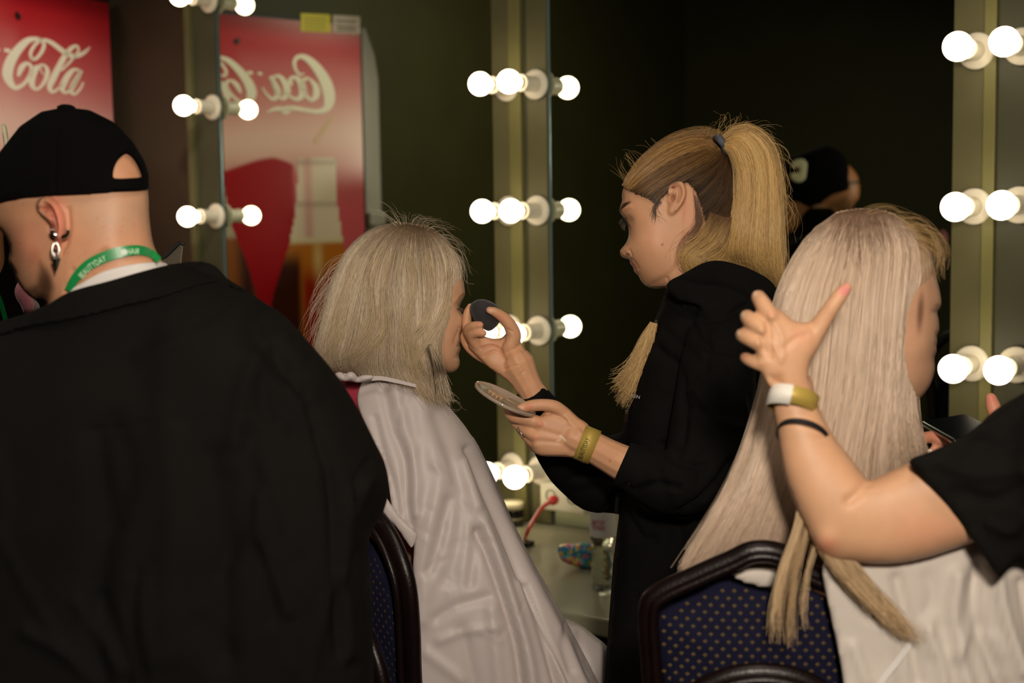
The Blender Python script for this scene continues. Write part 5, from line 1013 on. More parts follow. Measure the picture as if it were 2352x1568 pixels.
mesh_obj('cape', mcb, P_B, M_capeB, label='white hairdressing cape')
zc_ = lambda x, y: 1.462
ribbon('cape_tie', [(2004, 1600, 14), (2028, 1560, 15), (2060, 1520, 15), (2082, 1490, 14), (2088, 1476, 10)], 14, zc_, P_B, M_wht, .003, label='white tie string of the cape')
# hair
hB = [(1975, 480), (2040, 486), (2090, 512), (2126, 552), (2144, 596), (2146, 630), (2132, 668), (2116, 720), (2108, 800), (2108, 880), (2112, 960), (2130, 1030), (2120, 1075), (2060, 1130), (2000, 1180), (1960, 1300), (1900, 1330), (1860, 1300), (1820, 1310), (1740, 1300), (1660, 1290), (1600, 1310), (1560, 1320), (1600, 1230), (1650, 1150), (1700, 1080), (1735, 1000), (1752, 900), (1768, 790), (1782, 690), (1804, 620), (1848, 550), (1906, 502)]
hBB = Blob(hB, ZB_-.005, k=.66, cap=.105, step=9, tilt=(.00008, 0), dz=.0)
mHB = remesh([hBB.vf()], .0045, 3); set_col(mHB, np.tile(srgb((172, 146, 122)), (len(mHB.vertices), 1))); mesh_obj('hair_mass', mHB, P_B, M_hairb)
PB = [(222, 196, 172), (204, 178, 154), (184, 156, 132), (232, 210, 188), (156, 128, 104)]
tg = [(1560, 1318), (1610, 1312), (1670, 1300), (1740, 1320), (1800, 1400), (1860, 1330), (1930, 1330), (1990, 1220), (2060, 1140), (2126, 1050)]
rt = [(1925, 492), (1940, 488), (1955, 484), (1968, 482), (1980, 480), (1992, 480), (2004, 481), (2018, 483), (2034, 488), (2050, 495)]
m1 = [(1850, 552), (1876, 552), (1902, 552), (1928, 552), (1954, 552), (1982, 552), (2010, 552), (2044, 556), (2080, 562), (2116, 572)]
m2 = [(1784, 690), (1812, 700), (1846, 706), (1882, 710), (1918, 712), (1956, 712), (1994, 712), (2032, 712), (2070, 708), (2108, 700)]
m3 = [(1752, 900), (1780, 905), (1816, 910), (1856, 912), (1896, 912), (1938, 912), (1978, 912), (2018, 912), (2058, 908), (2096, 900)]
m4 = [(1680, 1110), (1716, 1120), (1756, 1126), (1800, 1140), (1850, 1150), (1890, 1140), (1940, 1120), (1992, 1090), (2050, 1050), (2108, 1000)]
gB = [list(q) for q in zip(rt, m1, m2, m3, m4, tg)]
fB = lambda x, y: np.where(hBB.h(x, y) > .004, hBB.front(x, y), hBB.mid(x, y)-.006)
L = []
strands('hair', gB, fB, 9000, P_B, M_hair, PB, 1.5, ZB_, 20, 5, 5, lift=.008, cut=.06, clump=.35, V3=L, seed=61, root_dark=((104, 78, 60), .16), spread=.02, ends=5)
strands('hair', gB, lambda x, y: hBB.mid(x, y)+hBB.h(x, y), 1500, P_B, M_hair, PB, 2.2, ZB_, 14, 8, 8, lift=.008, V3=L, seed=62, back=True)
dk = [[(1930, 498), (1912, 540), (1886, 600)], [(1950, 494), (1946, 560), (1940, 640)], [(1990, 490), (1994, 560), (2000, 640)], [(2030, 494), (2046, 540), (2060, 600)]]
strands('hair', dk, fB, 260, P_B, M_hair, [(112, 86, 68), (140, 112, 90)], 1.3, ZB_, 10, 9, 3, lift=.009, cut=.6, clump=.8, V3=L, seed=63, spread=.15)
ft = [[(2080, 516), (2112, 560), (2118, 640), (2108, 700), (2100, 760)], [(2096, 520), (2130, 570), (2136, 640), (2122, 700), (2108, 750)]]
strands('hair', ft, lambda x, y: fB(x, y)-.004, 220, P_B, M_hair, [(150, 120, 92), (186, 156, 124)], 1.2, ZB_, 12, 5, 4, lift=.006, cut=.3, V3=L, seed=64)
fl = [[(2060, 500), (2110, 505), (2150, 545), (2160, 600)], [(2100, 530), (2150, 540), (2170, 580), (2150, 620)], [(2120, 560), (2156, 590), (2160, 640), (2162, 660)], [(1975, 482), (2010, 468), (2060, 474), (2110, 500)]]
strands('hair', fl, lambda x, y: ZB_+.01+0*x, 120, P_B, M_hair, [(196, 160, 104), (160, 128, 84)], .7, ZB_, 12, 8, 9, lift=.05, cut=.4, V3=L, seed=65, ends=12)
# thin locks hanging in front of the chair and the cape
for i, (g, n, w_) in enumerate([([(1850, 1080), (1840, 1200), (1806, 1300), (1784, 1400), (1784, 1480)], 150, 11), ([(1870, 1080), (1858, 1200), (1832, 1300), (1818, 1400), (1818, 1490)], 70, 5), ([(1880, 1100), (1880, 1220), (1856, 1320), (1846, 1400), (1850, 1450)], 30, 5),
                                ([(1900, 1080), (1910, 1220), (1980, 1330), (2060, 1420), (2110, 1478)], 360, 24), ([(1880, 1100), (1890, 1230), (1940, 1320), (2020, 1400), (2080, 1470)], 160, 18)]):
    a = np.array(g, float); zz = 1.475
    f_ = (lambda x, y, zz=zz: np.clip((y-1080)/200, 0, 1)*0+zz+0*x) if i < 3 else (lambda x, y: 1.462+0*x)
    strands('hair', [a-[w_, 0], a+[w_*.6, 0]], f_, n, P_B, M_hair, [(222, 194, 156), (204, 174, 134), (176, 144, 106)], 1.3, ZB_, 18, 4, 5, lift=.012, cut=.25, clump=.3, V3=L, seed=70+i, ends=5)
join_strands('hair', L, P_B, M_hair)
# ================================================================ hairdresser reaching in from the right
ZH = 1.46
P_H = thing('person', 'hairdresser in black T-shirt reaching in, bare forearm and hand on the long hair', 'person', (W1(2750, 1500, 1.35)[0], W1(2750, 1500, 1.35)[1], 0))
armH = Blob([(1760, 872), (1768, 905), (1778, 960), (1786, 1010), (1798, 1080), (1826, 1160), (1856, 1225), (1876, 1264), (1905, 1284), (1970, 1292), (2050, 1294), (2130, 1280), (2235, 1246), (2330, 1220), (2420, 1180), (2420, 1000), (2300, 1000), (2180, 1030), (2090, 1062), (2010, 1098), (1996, 1102), (1976, 1080), (1950, 1045), (1926, 1015), (1903, 980), (1884, 940), (1872, 900), (1860, 862), (1810, 850)], ZH, k=.80, cap=.048, step=6, tilt=(-.00003, 0))
palmH = Blob([(1768, 706), (1786, 706), (1806, 722), (1824, 735), (1842, 740), (1862, 738), (1880, 752), (1884, 780), (1876, 806), (1862, 832), (1858, 870), (1866, 900), (1830, 925), (1785, 915), (1760, 880), (1745, 850), (1738, 820), (1732, 780), (1742, 745), (1752, 722)], ZH, k=.58, cap=.020, step=4, dz=-.005)
hH = [[(1852, 795, -.004, 27), (1872, 764, -.006, 23), (1894, 730, -.010, 20), (1914, 700, -.014, 18.5), (1932, 675, -.014, 17), (1945, 660, -.012, 13)], [(1786, 746, -.006, 22), (1768, 722, -.010, 20), (1752, 698, -.004, 19), (1742, 682, .006, 17)], [(1772, 774, -.006, 20), (1746, 752, -.012, 19), (1724, 735, -.004, 18.5), (1716, 727, .006, 17)],
      [(1768, 806, -.006, 19), (1738, 786, -.012, 18), (1713, 773, -.002, 18), (1704, 769, .008, 16)], [(1772, 842, -.004, 17), (1744, 836, -.008, 15), (1722, 827, 0, 14.5), (1712, 821, .008, 13)]]
me_h = remesh([armH.vf(), palmH.vf()]+[chain(c, ZH, 5, 16) for c in hH], .0020, 4)
sculpt(me_h, [('g', 1772, 724, 11, 11, 0, .0028), ('g', 1748, 756, 11, 11, 0, .0028), ('g', 1742, 788, 10, 10, 0, .0026), ('g', 1748, 834, 9, 9, 0, .0018), ('l', [(1762, 742), (1768, 780), (1772, 810)], 6, -.0022), ('l', [(1748, 772), (1756, 800), (1770, 822)], 5, -.0020), ('l', [(1774, 730), (1795, 770), (1800, 820)], 5, .0014), ('l', [(1750, 762), (1780, 800), (1795, 830)], 5, .0014),
              ('g', 1786, 874, 16, 14, -40, -.003), ('l', [(1770, 866), (1782, 878), (1800, 884)], 6, -.0014), ('l', [(1800, 800), (1830, 776), (1850, 770)], 7, -.0014), ('g', 1896, 1240, 24, 24, 0, .004), ('l', [(1996, 1104), (1972, 1130), (1950, 1150)], 12, -.003), ('g', 1762, 880, 9, 9, 0, .002)])
paint(me_h, (206, 158, 122), [('g', 1940, 666, 12, 14, 35, (216, 128, 130), .9), ('g', 1734, 674, 4, 6, 0, (232, 200, 180), .8), ('g', 1707, 722, 4, 6, 0, (232, 200, 180), .8), ('g', 1697, 764, 4, 6, 0, (232, 200, 180), .8), ('g', 1708, 816, 8, 8, 0, (214, 140, 116), .6), ('g', 1770, 720, 12, 10, 0, (214, 150, 118), .4), ('g', 1900, 1255, 26, 22, 0, (214, 134, 108), .6), ('g', 2130, 1220, 90, 40, 0, (208, 146, 116), .5), ('g', 1788, 872, 16, 14, -40, (184, 128, 92), .4), ('g', 1840, 770, 26, 20, 0, (212, 150, 122), .5)])
hipH = np.array([P_H.location[0], P_H.location[1], .86]); shH = W1(2560, 1060, 1.40); ckH = shH+np.array([.12, .0, .07])
lowH, _ = lower_body(hipH, (-.9, .4), False)
crown = ckH+np.array([-.04, .03, .24])
cz = remesh(lowH+[wt([hipH, hipH*.5+ckH*.5, ckH-EZ*.08], [.10, .10, .09]), wt([ckH-EZ*.08, ckH+EZ*.06], [.06, .055]), wt([W1(2330, 1100, 1.45), shH, ckH-EZ*.05], [.045, .06, .07]), wt([ckH+EZ*.11, crown-EZ*.06], [.078, .085]), wt([ckH+np.array([-.06, .03, .07]), ckH+np.array([-.06, .03, .13])], [.045, .052]), wt([ckH+np.array([-.115, .045, .145]), ckH+np.array([-.135, .055, .115])], [.011, .014]), wt([ckH+np.array([-.10, .045, .085]), ckH+np.array([-.112, .05, .08])], [.016, .012])], .012, 2); set_col(cz, np.tile(srgb(SKIN), (len(cz.vertices), 1)))
mesh_obj('body', join_me('body', [me_h, cz]), P_H, M_skin)
legs_clothes(P_H, hipH, (-.9, .4), False)
hh = wt([ckH+np.array([.03, -.02, .10]), crown-EZ*.05+np.array([.02, -.01, 0])], [.085, .092]); mhh = remesh([hh], .01, 2); set_col(mhh, np.tile(srgb((70, 48, 34)), (len(mhh.vertices), 1))); mesh_obj('hair', mhh, P_H, M_hairb)
slH = Blob([(2086, 1062), (2130, 1040), (2200, 1008), (2280, 955), (2352, 905), (2460, 850), (2600, 830), (2700, 900), (2700, 1200), (2560, 1300), (2440, 1330), (2352, 1275), (2320, 1300), (2296, 1326), (2270, 1290), (2240, 1250), (2200, 1190), (2150, 1130)], ZH, k=.72, cap=.085, step=9)
tsH = wt([hipH-EZ*.02, hipH*.5+ckH*.5, ckH-EZ*.10, ckH-EZ*.03], [.155, .15, .125, .08], 24)
V_, F_ = tsH
mts = remesh([shell_vf([(2086, 1062), (2130, 1040), (2200, 1008), (2280, 955), (2352, 905), (2460, 850), (2600, 830), (2700, 900), (2700, 1200), (2560, 1300), (2440, 1330), (2352, 1275), (2320, 1300), (2296, 1326), (2270, 1290), (2240, 1250), (2200, 1190), (2150, 1130)], slH, .012, 9, True, .056), tsH, wt([W1(2420, 1080, 1.45), shH, ckH-EZ*.07], [.085, .090, .095], 24)], .005, 7)
sculpt(mts, [('l', [(2100, 1075), (2150, 1140), (2210, 1215), (2250, 1275)], 5, -.003), ('l', [(2160, 1060), (2240, 1090), (2352, 1080)], 14, .005), ('l', [(2200, 1130), (2280, 1150), (2352, 1120)], 14, -.006), ('l', [(2240, 1010), (2300, 1030), (2352, 1010)], 12, -.005), ('l', [(2270, 1200), (2320, 1220), (2352, 1180)], 12, .005)])
mesh_obj('tshirt', mts, P_H, M_blk2)
zH = ZH-.004
wb = band('wristband', (1822, 922), (-.22, .97), 56, 42, ZH-.004, P_H, M_gold, 'gold wristband with a white closing tab', .9, bow=16)
wb.rotation_euler = (0, 0, 0)
wt_ = band('wristband_tab', (1821, 923), (-.22, .97), 57.5, 46, ZH-.004, P_H, mat('white_tab', (226, 220, 210), .5), 'white tab of the wristband', .9, (6, 84), bow=16)
band('hair_tie_bracelet', (1844, 1002), (-.26, .96), 60, 12, ZH-.004, P_H, mat('black_elastic', (18, 18, 20), .7), 'thin black elastic round the wrist', 1.0, bow=34)
# ================================================================ chairs
M_wood = mat('dark_mahogany', (18, 8, 7), .36, spec=.35, coat=.0, bump=.35, bump_scale=260, noise_amt=.2, noise_scale=30)
M_gthr = mat('gold_thread', (128, 106, 54), .5, .2)
def fabric_mat():
    return mat('navy_upholstery', (17, 17, 40), .85, sheen=.0, spec=.2, bump=.3, bump_scale=900, noise_amt=.15, noise_scale=80)
M_nav = fabric_mat()
def make_chair(label, top, along, height_out, wid, prof, motif_s, loc2=None, nrm=None, lo=.45):
    """back panel: local axes along (horizontal) and up; prof: outline in (s, t) metres from the top-right of the back"""
    pass
def chair(label, origin, ah, wd, outline, inner, lower, seed, seatdir, motif=.0165, msize=.0038, lower_d=0.0, rad=.017):
    """origin: top centre height on floor plan; ah: unit vector along the back; seatdir: unit vector to the seat front"""
    ah = np.array([ah[0], ah[1], 0.]); ah /= np.linalg.norm(ah); sd = np.array([seatdir[0], seatdir[1], 0.]); sd /= np.linalg.norm(sd); O = np.array(origin, float)
    pt = lambda s, z, d=0.0: np.array([O[0], O[1], 0])+ah*s+EZ*z+sd*(d+(1.0-z)*.10)
    ch = thing('banquet_chair', label, 'chair', pt(0, 0, .2), 'dark wood chairs with navy upholstery')
    A = catmull(np.array(outline, float), 6); P = np.array([pt(s, z) for s, z in A])
    V, F = tube_vf(P, rad, 14, .75, sd); build('back_frame', V, F, ch, M_wood, True)
    A2 = A.copy(); c = A.mean(0); A2 = c+(A-c)*.965; P = np.array([pt(s, z, -.014) for s, z in A2]); V, F = tube_vf(P, .0055, 10); build('frame_bead', V, F, ch, M_wood, True)
    # upholstered panel
    I = catmull(np.array(inner, float), 6, True); I = resample(I, .012); X, Z_ = np.meshgrid(np.arange(I[:, 0].min(), I[:, 0].max(), .012), np.arange(I[:, 1].min(), I[:, 1].max(), .012))
    M_ = inside(I, X, Z_); G = np.c_[X[M_], Z_[M_]]; d = np.array([np.min(np.linalg.norm(I-g, axis=1)) for g in G]); G = G[d > .007]; nb = len(I)
    r = delaunay_2d_cdt([Vector(p) for p in np.vstack([I, G])], [(i, (i+1) % nb) for i in range(nb)], [], 1, 1e-6); vs = np.array([tuple(v) for v in r[0]])
    d = np.array([np.min(np.linalg.norm(I-g, axis=1)) for g in vs]); bul = .020*np.sqrt(np.clip(d/.06, 0, 1)); n = len(vs)
    V = [pt(s, z, -b-.004) for (s, z), b in zip(vs, bul)]+[pt(s, z, b+.004) for (s, z), b in zip(vs, bul)]; F = [tuple(f) for f in r[2]]+[tuple(i+n for i in f[::-1]) for f in r[2]]
    V2, F2 = V, F; pan = build('back_cushion', V2, F2, ch, M_nav, True)
    # woven motifs, raised thread
    mv = []; mf = []; k = 0; row = 0
    for z in np.arange(I[:, 1].min(), I[:, 1].max(), motif*.62):
        for s in np.arange(I[:, 0].min(), I[:, 0].max(), motif)+(motif/2 if row % 2 else 0):
            if inside(I, np.array([s]), np.array([z]))[0]:
                dd = np.min(np.linalg.norm(I-np.array([s, z]), axis=1))
                if dd < .004: continue
                b = .020*math.sqrt(min(dd/.06, 1))+.0052
                for (dx, dz, w_, l_) in ((0, .45, .28, .55), (-.55, .1, .28, .45), (.55, .1, .28, .45), (0, -.45, .2, .45)):
                    for u_, v_ in ((-w_, 0), (0, -l_), (w_, 0), (0, l_)): mv.append(pt(s+(dx+u_)*msize, z+(dz+v_)*msize, -b))
                    mf.append((k, k+1, k+2, k+3)); k += 4
        row += 1
    g = build('woven_motifs', mv, mf, pan, M_gthr, False, kind='stuff', fix=False)
    # arched lower rail with its own pad
    if lower is not None:
        Lw = catmull(np.array(lower, float), 6); P = np.array([pt(s, z, -.035-lower_d) for s, z in Lw]); V, F = tube_vf(P, rad*.95, 14, .75, sd); build('lower_arch', V, F, ch, M_wood, True)
        P = np.array([pt(*(Lw.mean(0)+(q-Lw.mean(0))*.95), -.050-lower_d) for q in Lw]); V, F = tube_vf(P, .005, 10); build('frame_bead', V, F, ch, M_wood, True)
        ip = [tuple(q) for q in (Lw.mean(0)+(Lw-Lw.mean(0))*.90)]; n = len(ip); V = [pt(s, z, -.030-lower_d) for s, z in ip]+[pt(s, z, -.010-lower_d) for s, z in ip]; lp = build('lower_pad', V, [tuple(range(n)), tuple(range(2*n-1, n-1, -1))]+[(i, (i+1) % n, n+(i+1) % n, n+i) for i in range(n)], ch, M_nav)
        mv = []; mf = []; k = 0; row = 0; Q = np.array(ip)
        for z in np.arange(Q[:, 1].min(), Q[:, 1].max(), motif*.62):
            for s in np.arange(Q[:, 0].min(), Q[:, 0].max(), motif)+(motif/2 if row % 2 else 0):
                if inside(Q, np.array([s]), np.array([z]))[0]:
                    for (dx, dz, w_, l_) in ((0, .45, .28, .55), (-.55, .1, .28, .45), (.55, .1, .28, .45), (0, -.45, .2, .45)):
                        for u_, v_ in ((-w_, 0), (0, -l_), (w_, 0), (0, l_)): mv.append(pt(s+(dx+u_)*msize, z+(dz+v_)*msize, -.0305-lower_d))
                        mf.append((k, k+1, k+2, k+3)); k += 4
            row += 1
        build('woven_motifs', mv, mf, lp, M_gthr, False, kind='stuff', fix=False)
    # seat, legs
    zs = .46; sc = pt(0, zs, .20); V, F = box_vf(sc, ah, sd, EZ, wd/2-.01, .20, .03); s_ = build('seat', V, F, ch, M_nav); bevel(s_, .02, 3)
    V, F = box_vf(sc-EZ*.045, ah, sd, EZ, wd/2, .21, .02); s_ = build('seat_frame', V, F, ch, M_wood); bevel(s_, .006)
    for a in (-1, 1):
        q = pt(a*(wd/2-.03), zs, .38); V, F = tube_vf(np.array([q-EZ*.05, q-EZ*.25, [q[0], q[1], 0.015]]), np.array([.019, .017, .013]), 12, cap=True); build('leg', V, F, ch, M_wood, True)
        e = outline[0] if a < 0 else outline[-1]; q = pt(e[0], e[1]); q2 = pt(a*(wd/2-.03), zs, .0); q3 = q2-sd*.05; q3[2] = .015; V, F = tube_vf(catmull(np.array([q, q2, q3]), 4), .017, 12); build('leg', V, F, ch, M_wood, True)
    return ch
# chair under the first client: right edge of its back is the one in view
def on_plane(px, py, O, n):
    r = ray(px, py); t = (np.dot(n, np.array(O)-CAM))/np.dot(n, r); return CAM+r*t
a1_ = np.array([.60, -.80, 0]); sdir1 = np.array([.80, .60, 0])
O1 = W1(940, 1350, 1.93); O1 = O1-a1_*.22; O1[2] = 0
def st1(px, py):
    p = on_plane(px, py, O1+sdir1*.0, sdir1); return float((p-O1)@a1_), float(p[2])
s_r, _z = st1(945, 1350)
out1 = [st1(922, 1700), st1(924, 1560), st1(930, 1450), st1(930, 1350), st1(916, 1280), st1(892, 1222), st1(864, 1182), st1(824, 1142)]
w1_ = max(o[0] for o in out1); zt1 = out1[-1][1]+.03
half = [o for o in out1]; mirror_ = [(-o[0]+0.0, o[1]) for o in half][::-1]
out1f = mirror_[::-1][:0]+[(-a, b) for a, b in half][::1]
full1 = [(-a, b) for a, b in half]+[(0.0, zt1)]+[(a, b) for a, b in half[::-1]]
inn = [(a*.86 if abs(a) > .02 else a, b-.035) for a, b in full1]
low1 = [st1(926, 1760), st1(915, 1568), st1(898, 1480), st1(872, 1420), st1(840, 1385)]
low1f = [(-a, b) for a, b in low1]+[(0.0, low1[-1][1]+.02)]+[(a, b) for a, b in low1[::-1]]
chair('dark wood chair with blue patterned back behind the client in the silver-white cape', O1, a1_, .44, full1, inn, low1f, 3, sdir1, .0125, .0030, .01, .016)
# chair under the second client: seen from behind
a2_ = np.array([.993, -.10, 0]); a2_ /= np.linalg.norm(a2_); sdir2 = np.array([.10, .993, 0]); sdir2 /= np.linalg.norm(sdir2)
O2 = W1(1760, 1300, 1.535); O2[2] = 0
def st2(px, py):
    p = on_plane(px, py, O2, sdir2); return float((p-O2)@a2_), float(p[2])
full2 = [st2(1530, 1720), st2(1505, 1600), st2(1496, 1500), st2(1492, 1400), st2(1515, 1362), st2(1600, 1320), st2(1680, 1284), st2(1730, 1262), st2(1790, 1268), st2(1850, 1310), st2(1940, 1350), st2(2010, 1390), st2(2030, 1450), st2(2030, 1560), st2(2010, 1720)]
in2 = [st2(x, y) for x, y in [(1560, 1700), (1532, 1600), (1518, 1500), (1512, 1420), (1530, 1395), (1600, 1362), (1660, 1330), (1690, 1336), (1740, 1352), (1800, 1358), (1850, 1352), (1900, 1370), (1980, 1400), (2004, 1440), (2004, 1560), (1980, 1700)]]
low2 = [st2(x, y) for x, y in [(1500, 1760), (1520, 1680), (1560, 1590), (1640, 1530), (1740, 1510), (1840, 1530), (1910, 1590), (1960, 1680), (1980, 1760)]]
chair('dark wood chair with navy back patterned in gold, in front of the long-haired client', O2, a2_, .25, full2, in2, low2, 4, sdir2, .0125, .0026, .02, .0125)
# ================================================================ things on the dressing table
def tp2(px, py): return plane_z(px, py, TZ)
M_pet = mat('clear_pet', (235, 245, 235), .04, trans=1.0, ior=1.33, spec=.8, bump=1.0, bump_scale=55)
for n_ in M_pet.node_tree.nodes:
    if n_.type == 'BUMP': n_.inputs['Distance'].default_value = .006
M_label = mat('white_label', (224, 222, 216), .4); M_redt = mat('red_print', (190, 30, 50), .5)
b0 = tp2(1386, 1352); zb_ = (b0-CAM)@FW; s1 = zb_/F_PX
bt = thing('water_bottle', 'clear plastic water bottle with a white and red label on the counter', 'bottle', b0)
pr = [(0.000, 20), (.004, 26), (12*s1, 28), (26*s1, 26), (34*s1, 28.5), (46*s1, 26), (54*s1, 28.5), (66*s1, 25.5), (76*s1, 28), (88*s1, 24), (100*s1, 22), (108*s1, 25), (116*s1, 28), (124*s1, 30), (140*s1, 30), (158*s1, 30), (232*s1, 30), (246*s1, 27), (266*s1, 18), (276*s1, 11), (290*s1, 11)]
V, F = lathe_vf(b0, EZ, [(d, r*s1) for d, r in pr], 40); build('bottle_body', V, F, bt, M_pet, True)
V, F = lathe_vf(b0, EZ, [(126*s1, 30.8*s1), (205*s1, 30.8*s1)], 40); F = F[:-2]; build('label_wrap', V, F, bt, M_label, True)
V, F = lathe_vf(b0, EZ, [(284*s1, 13*s1), (302*s1, 13*s1), (303*s1, 11*s1)], 24); build('bottle_cap', V, F, bt, mat('bottle_cap_red', (180, 30, 40), .4), True)
zl2 = lambda x, y: zb_-(1352-np.asarray(y))*s1*.095-.0012-np.sqrt(np.maximum(31.4**2-(np.asarray(x)-1386)**2, 4))*s1-.0008
text_path('label_lettering', 'ВИТОЙ', [(1359, 1203), (1385, 1206), (1416, 1205)], 10, zl2, bt, M_redt, spacing=.15, sx=.72)
text_path('label_lettering', 'ТОЧНИК', [(1358, 1215), (1385, 1218), (1416, 1217)], 10, zl2, bt, M_redt, spacing=.12, sx=.66)
# sweets bag
cb_ = tp2(1335, 1300); zc2 = (cb_-CAM)@FW
bag = Blob([(1280, 1262), (1288, 1250), (1302, 1246), (1318, 1250), (1335, 1244), (1362, 1248), (1380, 1254), (1384, 1300), (1370, 1312), (1340, 1306), (1318, 1300), (1296, 1292), (1284, 1280)], zc2-.02, k=.7, cap=.022, step=5)
mg = remesh([bag.vf()], .0026, 2); v, n_ = coords(mg); px, py, z = proj(v)
pal_ = [(40, 140, 200), (220, 180, 60), (214, 90, 130), (30, 120, 150), (120, 170, 200), (230, 200, 90), (30, 150, 130)]; rr = np.random.default_rng(3); cc = np.c_[rr.uniform(1275, 1390, 120), rr.uniform(1240, 1318, 120), rr.uniform(-.03, .03, 120)]
ds = ((px[:, None]-cc[:, 0])**2+((py[:, None]-cc[:, 1])*1.2)**2); idx = ds.argmin(1); set_col(mg, np.array([srgb(c) for c in pal_])[idx % 7])
sculpt(mg, fold_ops(8, [(1280, 1250), (1380, 1250), (1380, 1305), (1285, 1290)], 16, (12, 34), .003, 3, 30, 60))
o = mesh_obj('sweets_bag', mg, None, mat('glossy_wrapper', attr=True, rough=.18, coat=.6)); tag(o, 'crumpled colourful sweets wrapper bag lying beside the water bottle', 'bag')
# jar, clip, box, cable
jb = tp2(1178, 1206); js = ((jb-CAM)@FW)/F_PX
j = thing('cosmetic_jar', 'black jar with a cream lid on the counter beside the white cape', 'jar', jb)
V, F = lathe_vf(jb, EZ, [(0, 23*js), (.003, 25*js), (36*js, 25*js), (40*js, 23*js)], 32); build('jar_body', V, F, j, mat('glossy_black_jar', (20, 20, 18), .15, coat=.5), True)
V, F = lathe_vf(jb, EZ, [(40*js, 26*js), (52*js, 26*js), (56*js, 24*js)], 32); build('jar_lid', V, F, j, mat('cream_lid', (214, 206, 170), .4), True)
V, F = lathe_vf(jb, EZ, [(14*js, 25.3*js), (20*js, 25.3*js)], 32); build('jar_stripe', V, F, j, mat('jar_stripe', (120, 116, 90), .4), True)
kb = tp2(1212, 1254); V, F = box_vf(kb+EZ*.006, WU, WN, EZ, .010, .016, .006); o = build('makeup_sharpener', V, F, None, mat('black_sharpener', (18, 18, 18), .3)); bevel(o, .002); tag(o, 'small black block lying at the lower end of the red cable', 'sharpener')
ks = (wall_hit(1306, 1165)[0]); zbx = wall_hit(1306, 1140)[1]
pb = thing('power_socket', 'white double socket box on the wall below the middle lamps', 'socket', wp(ks, .02, zbx))
uL, uR = U(1268, 1130), U(1372, 1130); zt_, zbo = wall_hit(1300, 1102)[1], wall_hit(1300, 1165)[1]
wall_box('housing', uL, uR, .026, .056, zbo, zt_, pb, mat('white_plastic', (210, 206, 180), .35), bv=.006)
for k in (.25, .72): V, F = lathe_vf(wp(uL+(uR-uL)*k, .0455, (zt_+zbo)/2+.004)+WN*.011, WN, [(-.001, .016), (.0015, .016), (.0015, .013), (-.003, .012)], 24); build('outlet', V, F, pb, mat('socket_shade', (120, 116, 90), .5), True)
cpts = [W1(1276, 1148, 3.62), W1(1262, 1154, 3.58), W1(1245, 1166, 3.55), W1(1225, 1195, 3.50), W1(1212, 1220, 3.46)]; cpts.append(tp2(1206, 1240)+EZ*.004)
V, F = tube_vf(catmull(np.array(cpts), 6), .0052, 12); o = build('charging_cable', V, F, None, mat('red_silicone', (232, 92, 78), .4), True); tag(o, 'salmon-red cable running from the white socket box down to the counter', 'cable')
V, F = lathe_vf(cpts[0]-RT*.004, cpts[1]-cpts[0], [(-.006, .012), (.012, .012), (.022, .007)], 16); build('plug', V, F, o, mat('bright_red_plug', (232, 50, 56), .4), True)
# ================================================================ capped person mirrored in the big mirror, standing at the left edge
Zv = 5.045
def mirror_pts(V): V = np.asarray(V, float); d = (V-W0)@WN; return V-2*d[:, None]*WN
def mblob(b, vox=.006, sm=3): V, F = b.vf(); me = remesh([(V, F)], vox, sm); return me
def mirror_me(me):
    v, _ = coords(me); put(me, mirror_pts(v)); me.flip_normals(); return me
base = mirror_pts([W1(1885, 1300, 5.045)])[0]
P_R = thing('person', 'person in black cap and black top, green lanyard, at left edge behind the bald man', 'person', (base[0], base[1], 0))
hv = Blob([(1830, 380), (1870, 356), (1920, 352), (1956, 380), (1974, 402), (1980, 425), (1978, 455), (1962, 480), (1960, 540), (1940, 600), (1870, 610), (1840, 560), (1806, 548), (1800, 520), (1806, 490), (1800, 470), (1812, 440)], Zv, k=.8, cap=.085, step=5)
mR = remesh([hv.vf()], .005, 3); paint(mR, (190, 128, 84), [('l', [(1935, 418), (1960, 420), (1984, 418)], 4, (20, 18, 14), .95), ('p', [(1800, 470), (1815, 480), (1812, 540), (1800, 560), (1790, 520)], 8, (120, 90, 50), .8), ('p', [(1910, 470), (1950, 450), (1964, 470), (1960, 500), (1930, 480)], 8, (120, 86, 44), .7)]); mirror_me(mR)
bR = np.array([base[0], base[1], 0]); shR_ = bR+EZ*1.30; lowR, _ = lower_body(bR+EZ*.85, (.8, -.5), False)
cz = remesh(lowR+[wt([bR+EZ*.85, bR+EZ*1.1, shR_], [.10, .09, .08]), wt([shR_, bR+EZ*1.42], [.06, .055])], .014, 2); set_col(cz, np.tile(srgb(SKIN), (len(cz.vertices), 1)))
mesh_obj('body', join_me('body', [mR, cz]), P_R, M_skin)
legs_clothes(P_R, bR+EZ*.85, (.8, -.5), False)
cv = Blob([(1817, 363), (1840, 352), (1865, 344), (1903, 334), (1932, 344), (1951, 367), (1958, 403), (1958, 434), (1922, 445), (1900, 460), (1884, 473), (1872, 477), (1852, 470), (1836, 462), (1804, 467), (1794, 474), (1800, 440), (1808, 400)], Zv, k=.9, cap=.10, step=5)
mc_ = remesh([shell_vf([tuple(p) for p in cv.P], Blob([(1817, 363), (1840, 352), (1865, 344), (1903, 334), (1932, 344), (1953, 367), (1962, 403), (1966, 450), (1960, 540), (1870, 600), (1806, 540), (1794, 474), (1800, 440), (1808, 400)], Zv, k=.85, cap=.092, step=5), .006, 5, False)], .005, 3); mirror_me(mc_); capR_o = mesh_obj('cap', mc_, P_R, M_cap, label='black cap with a pale round badge')
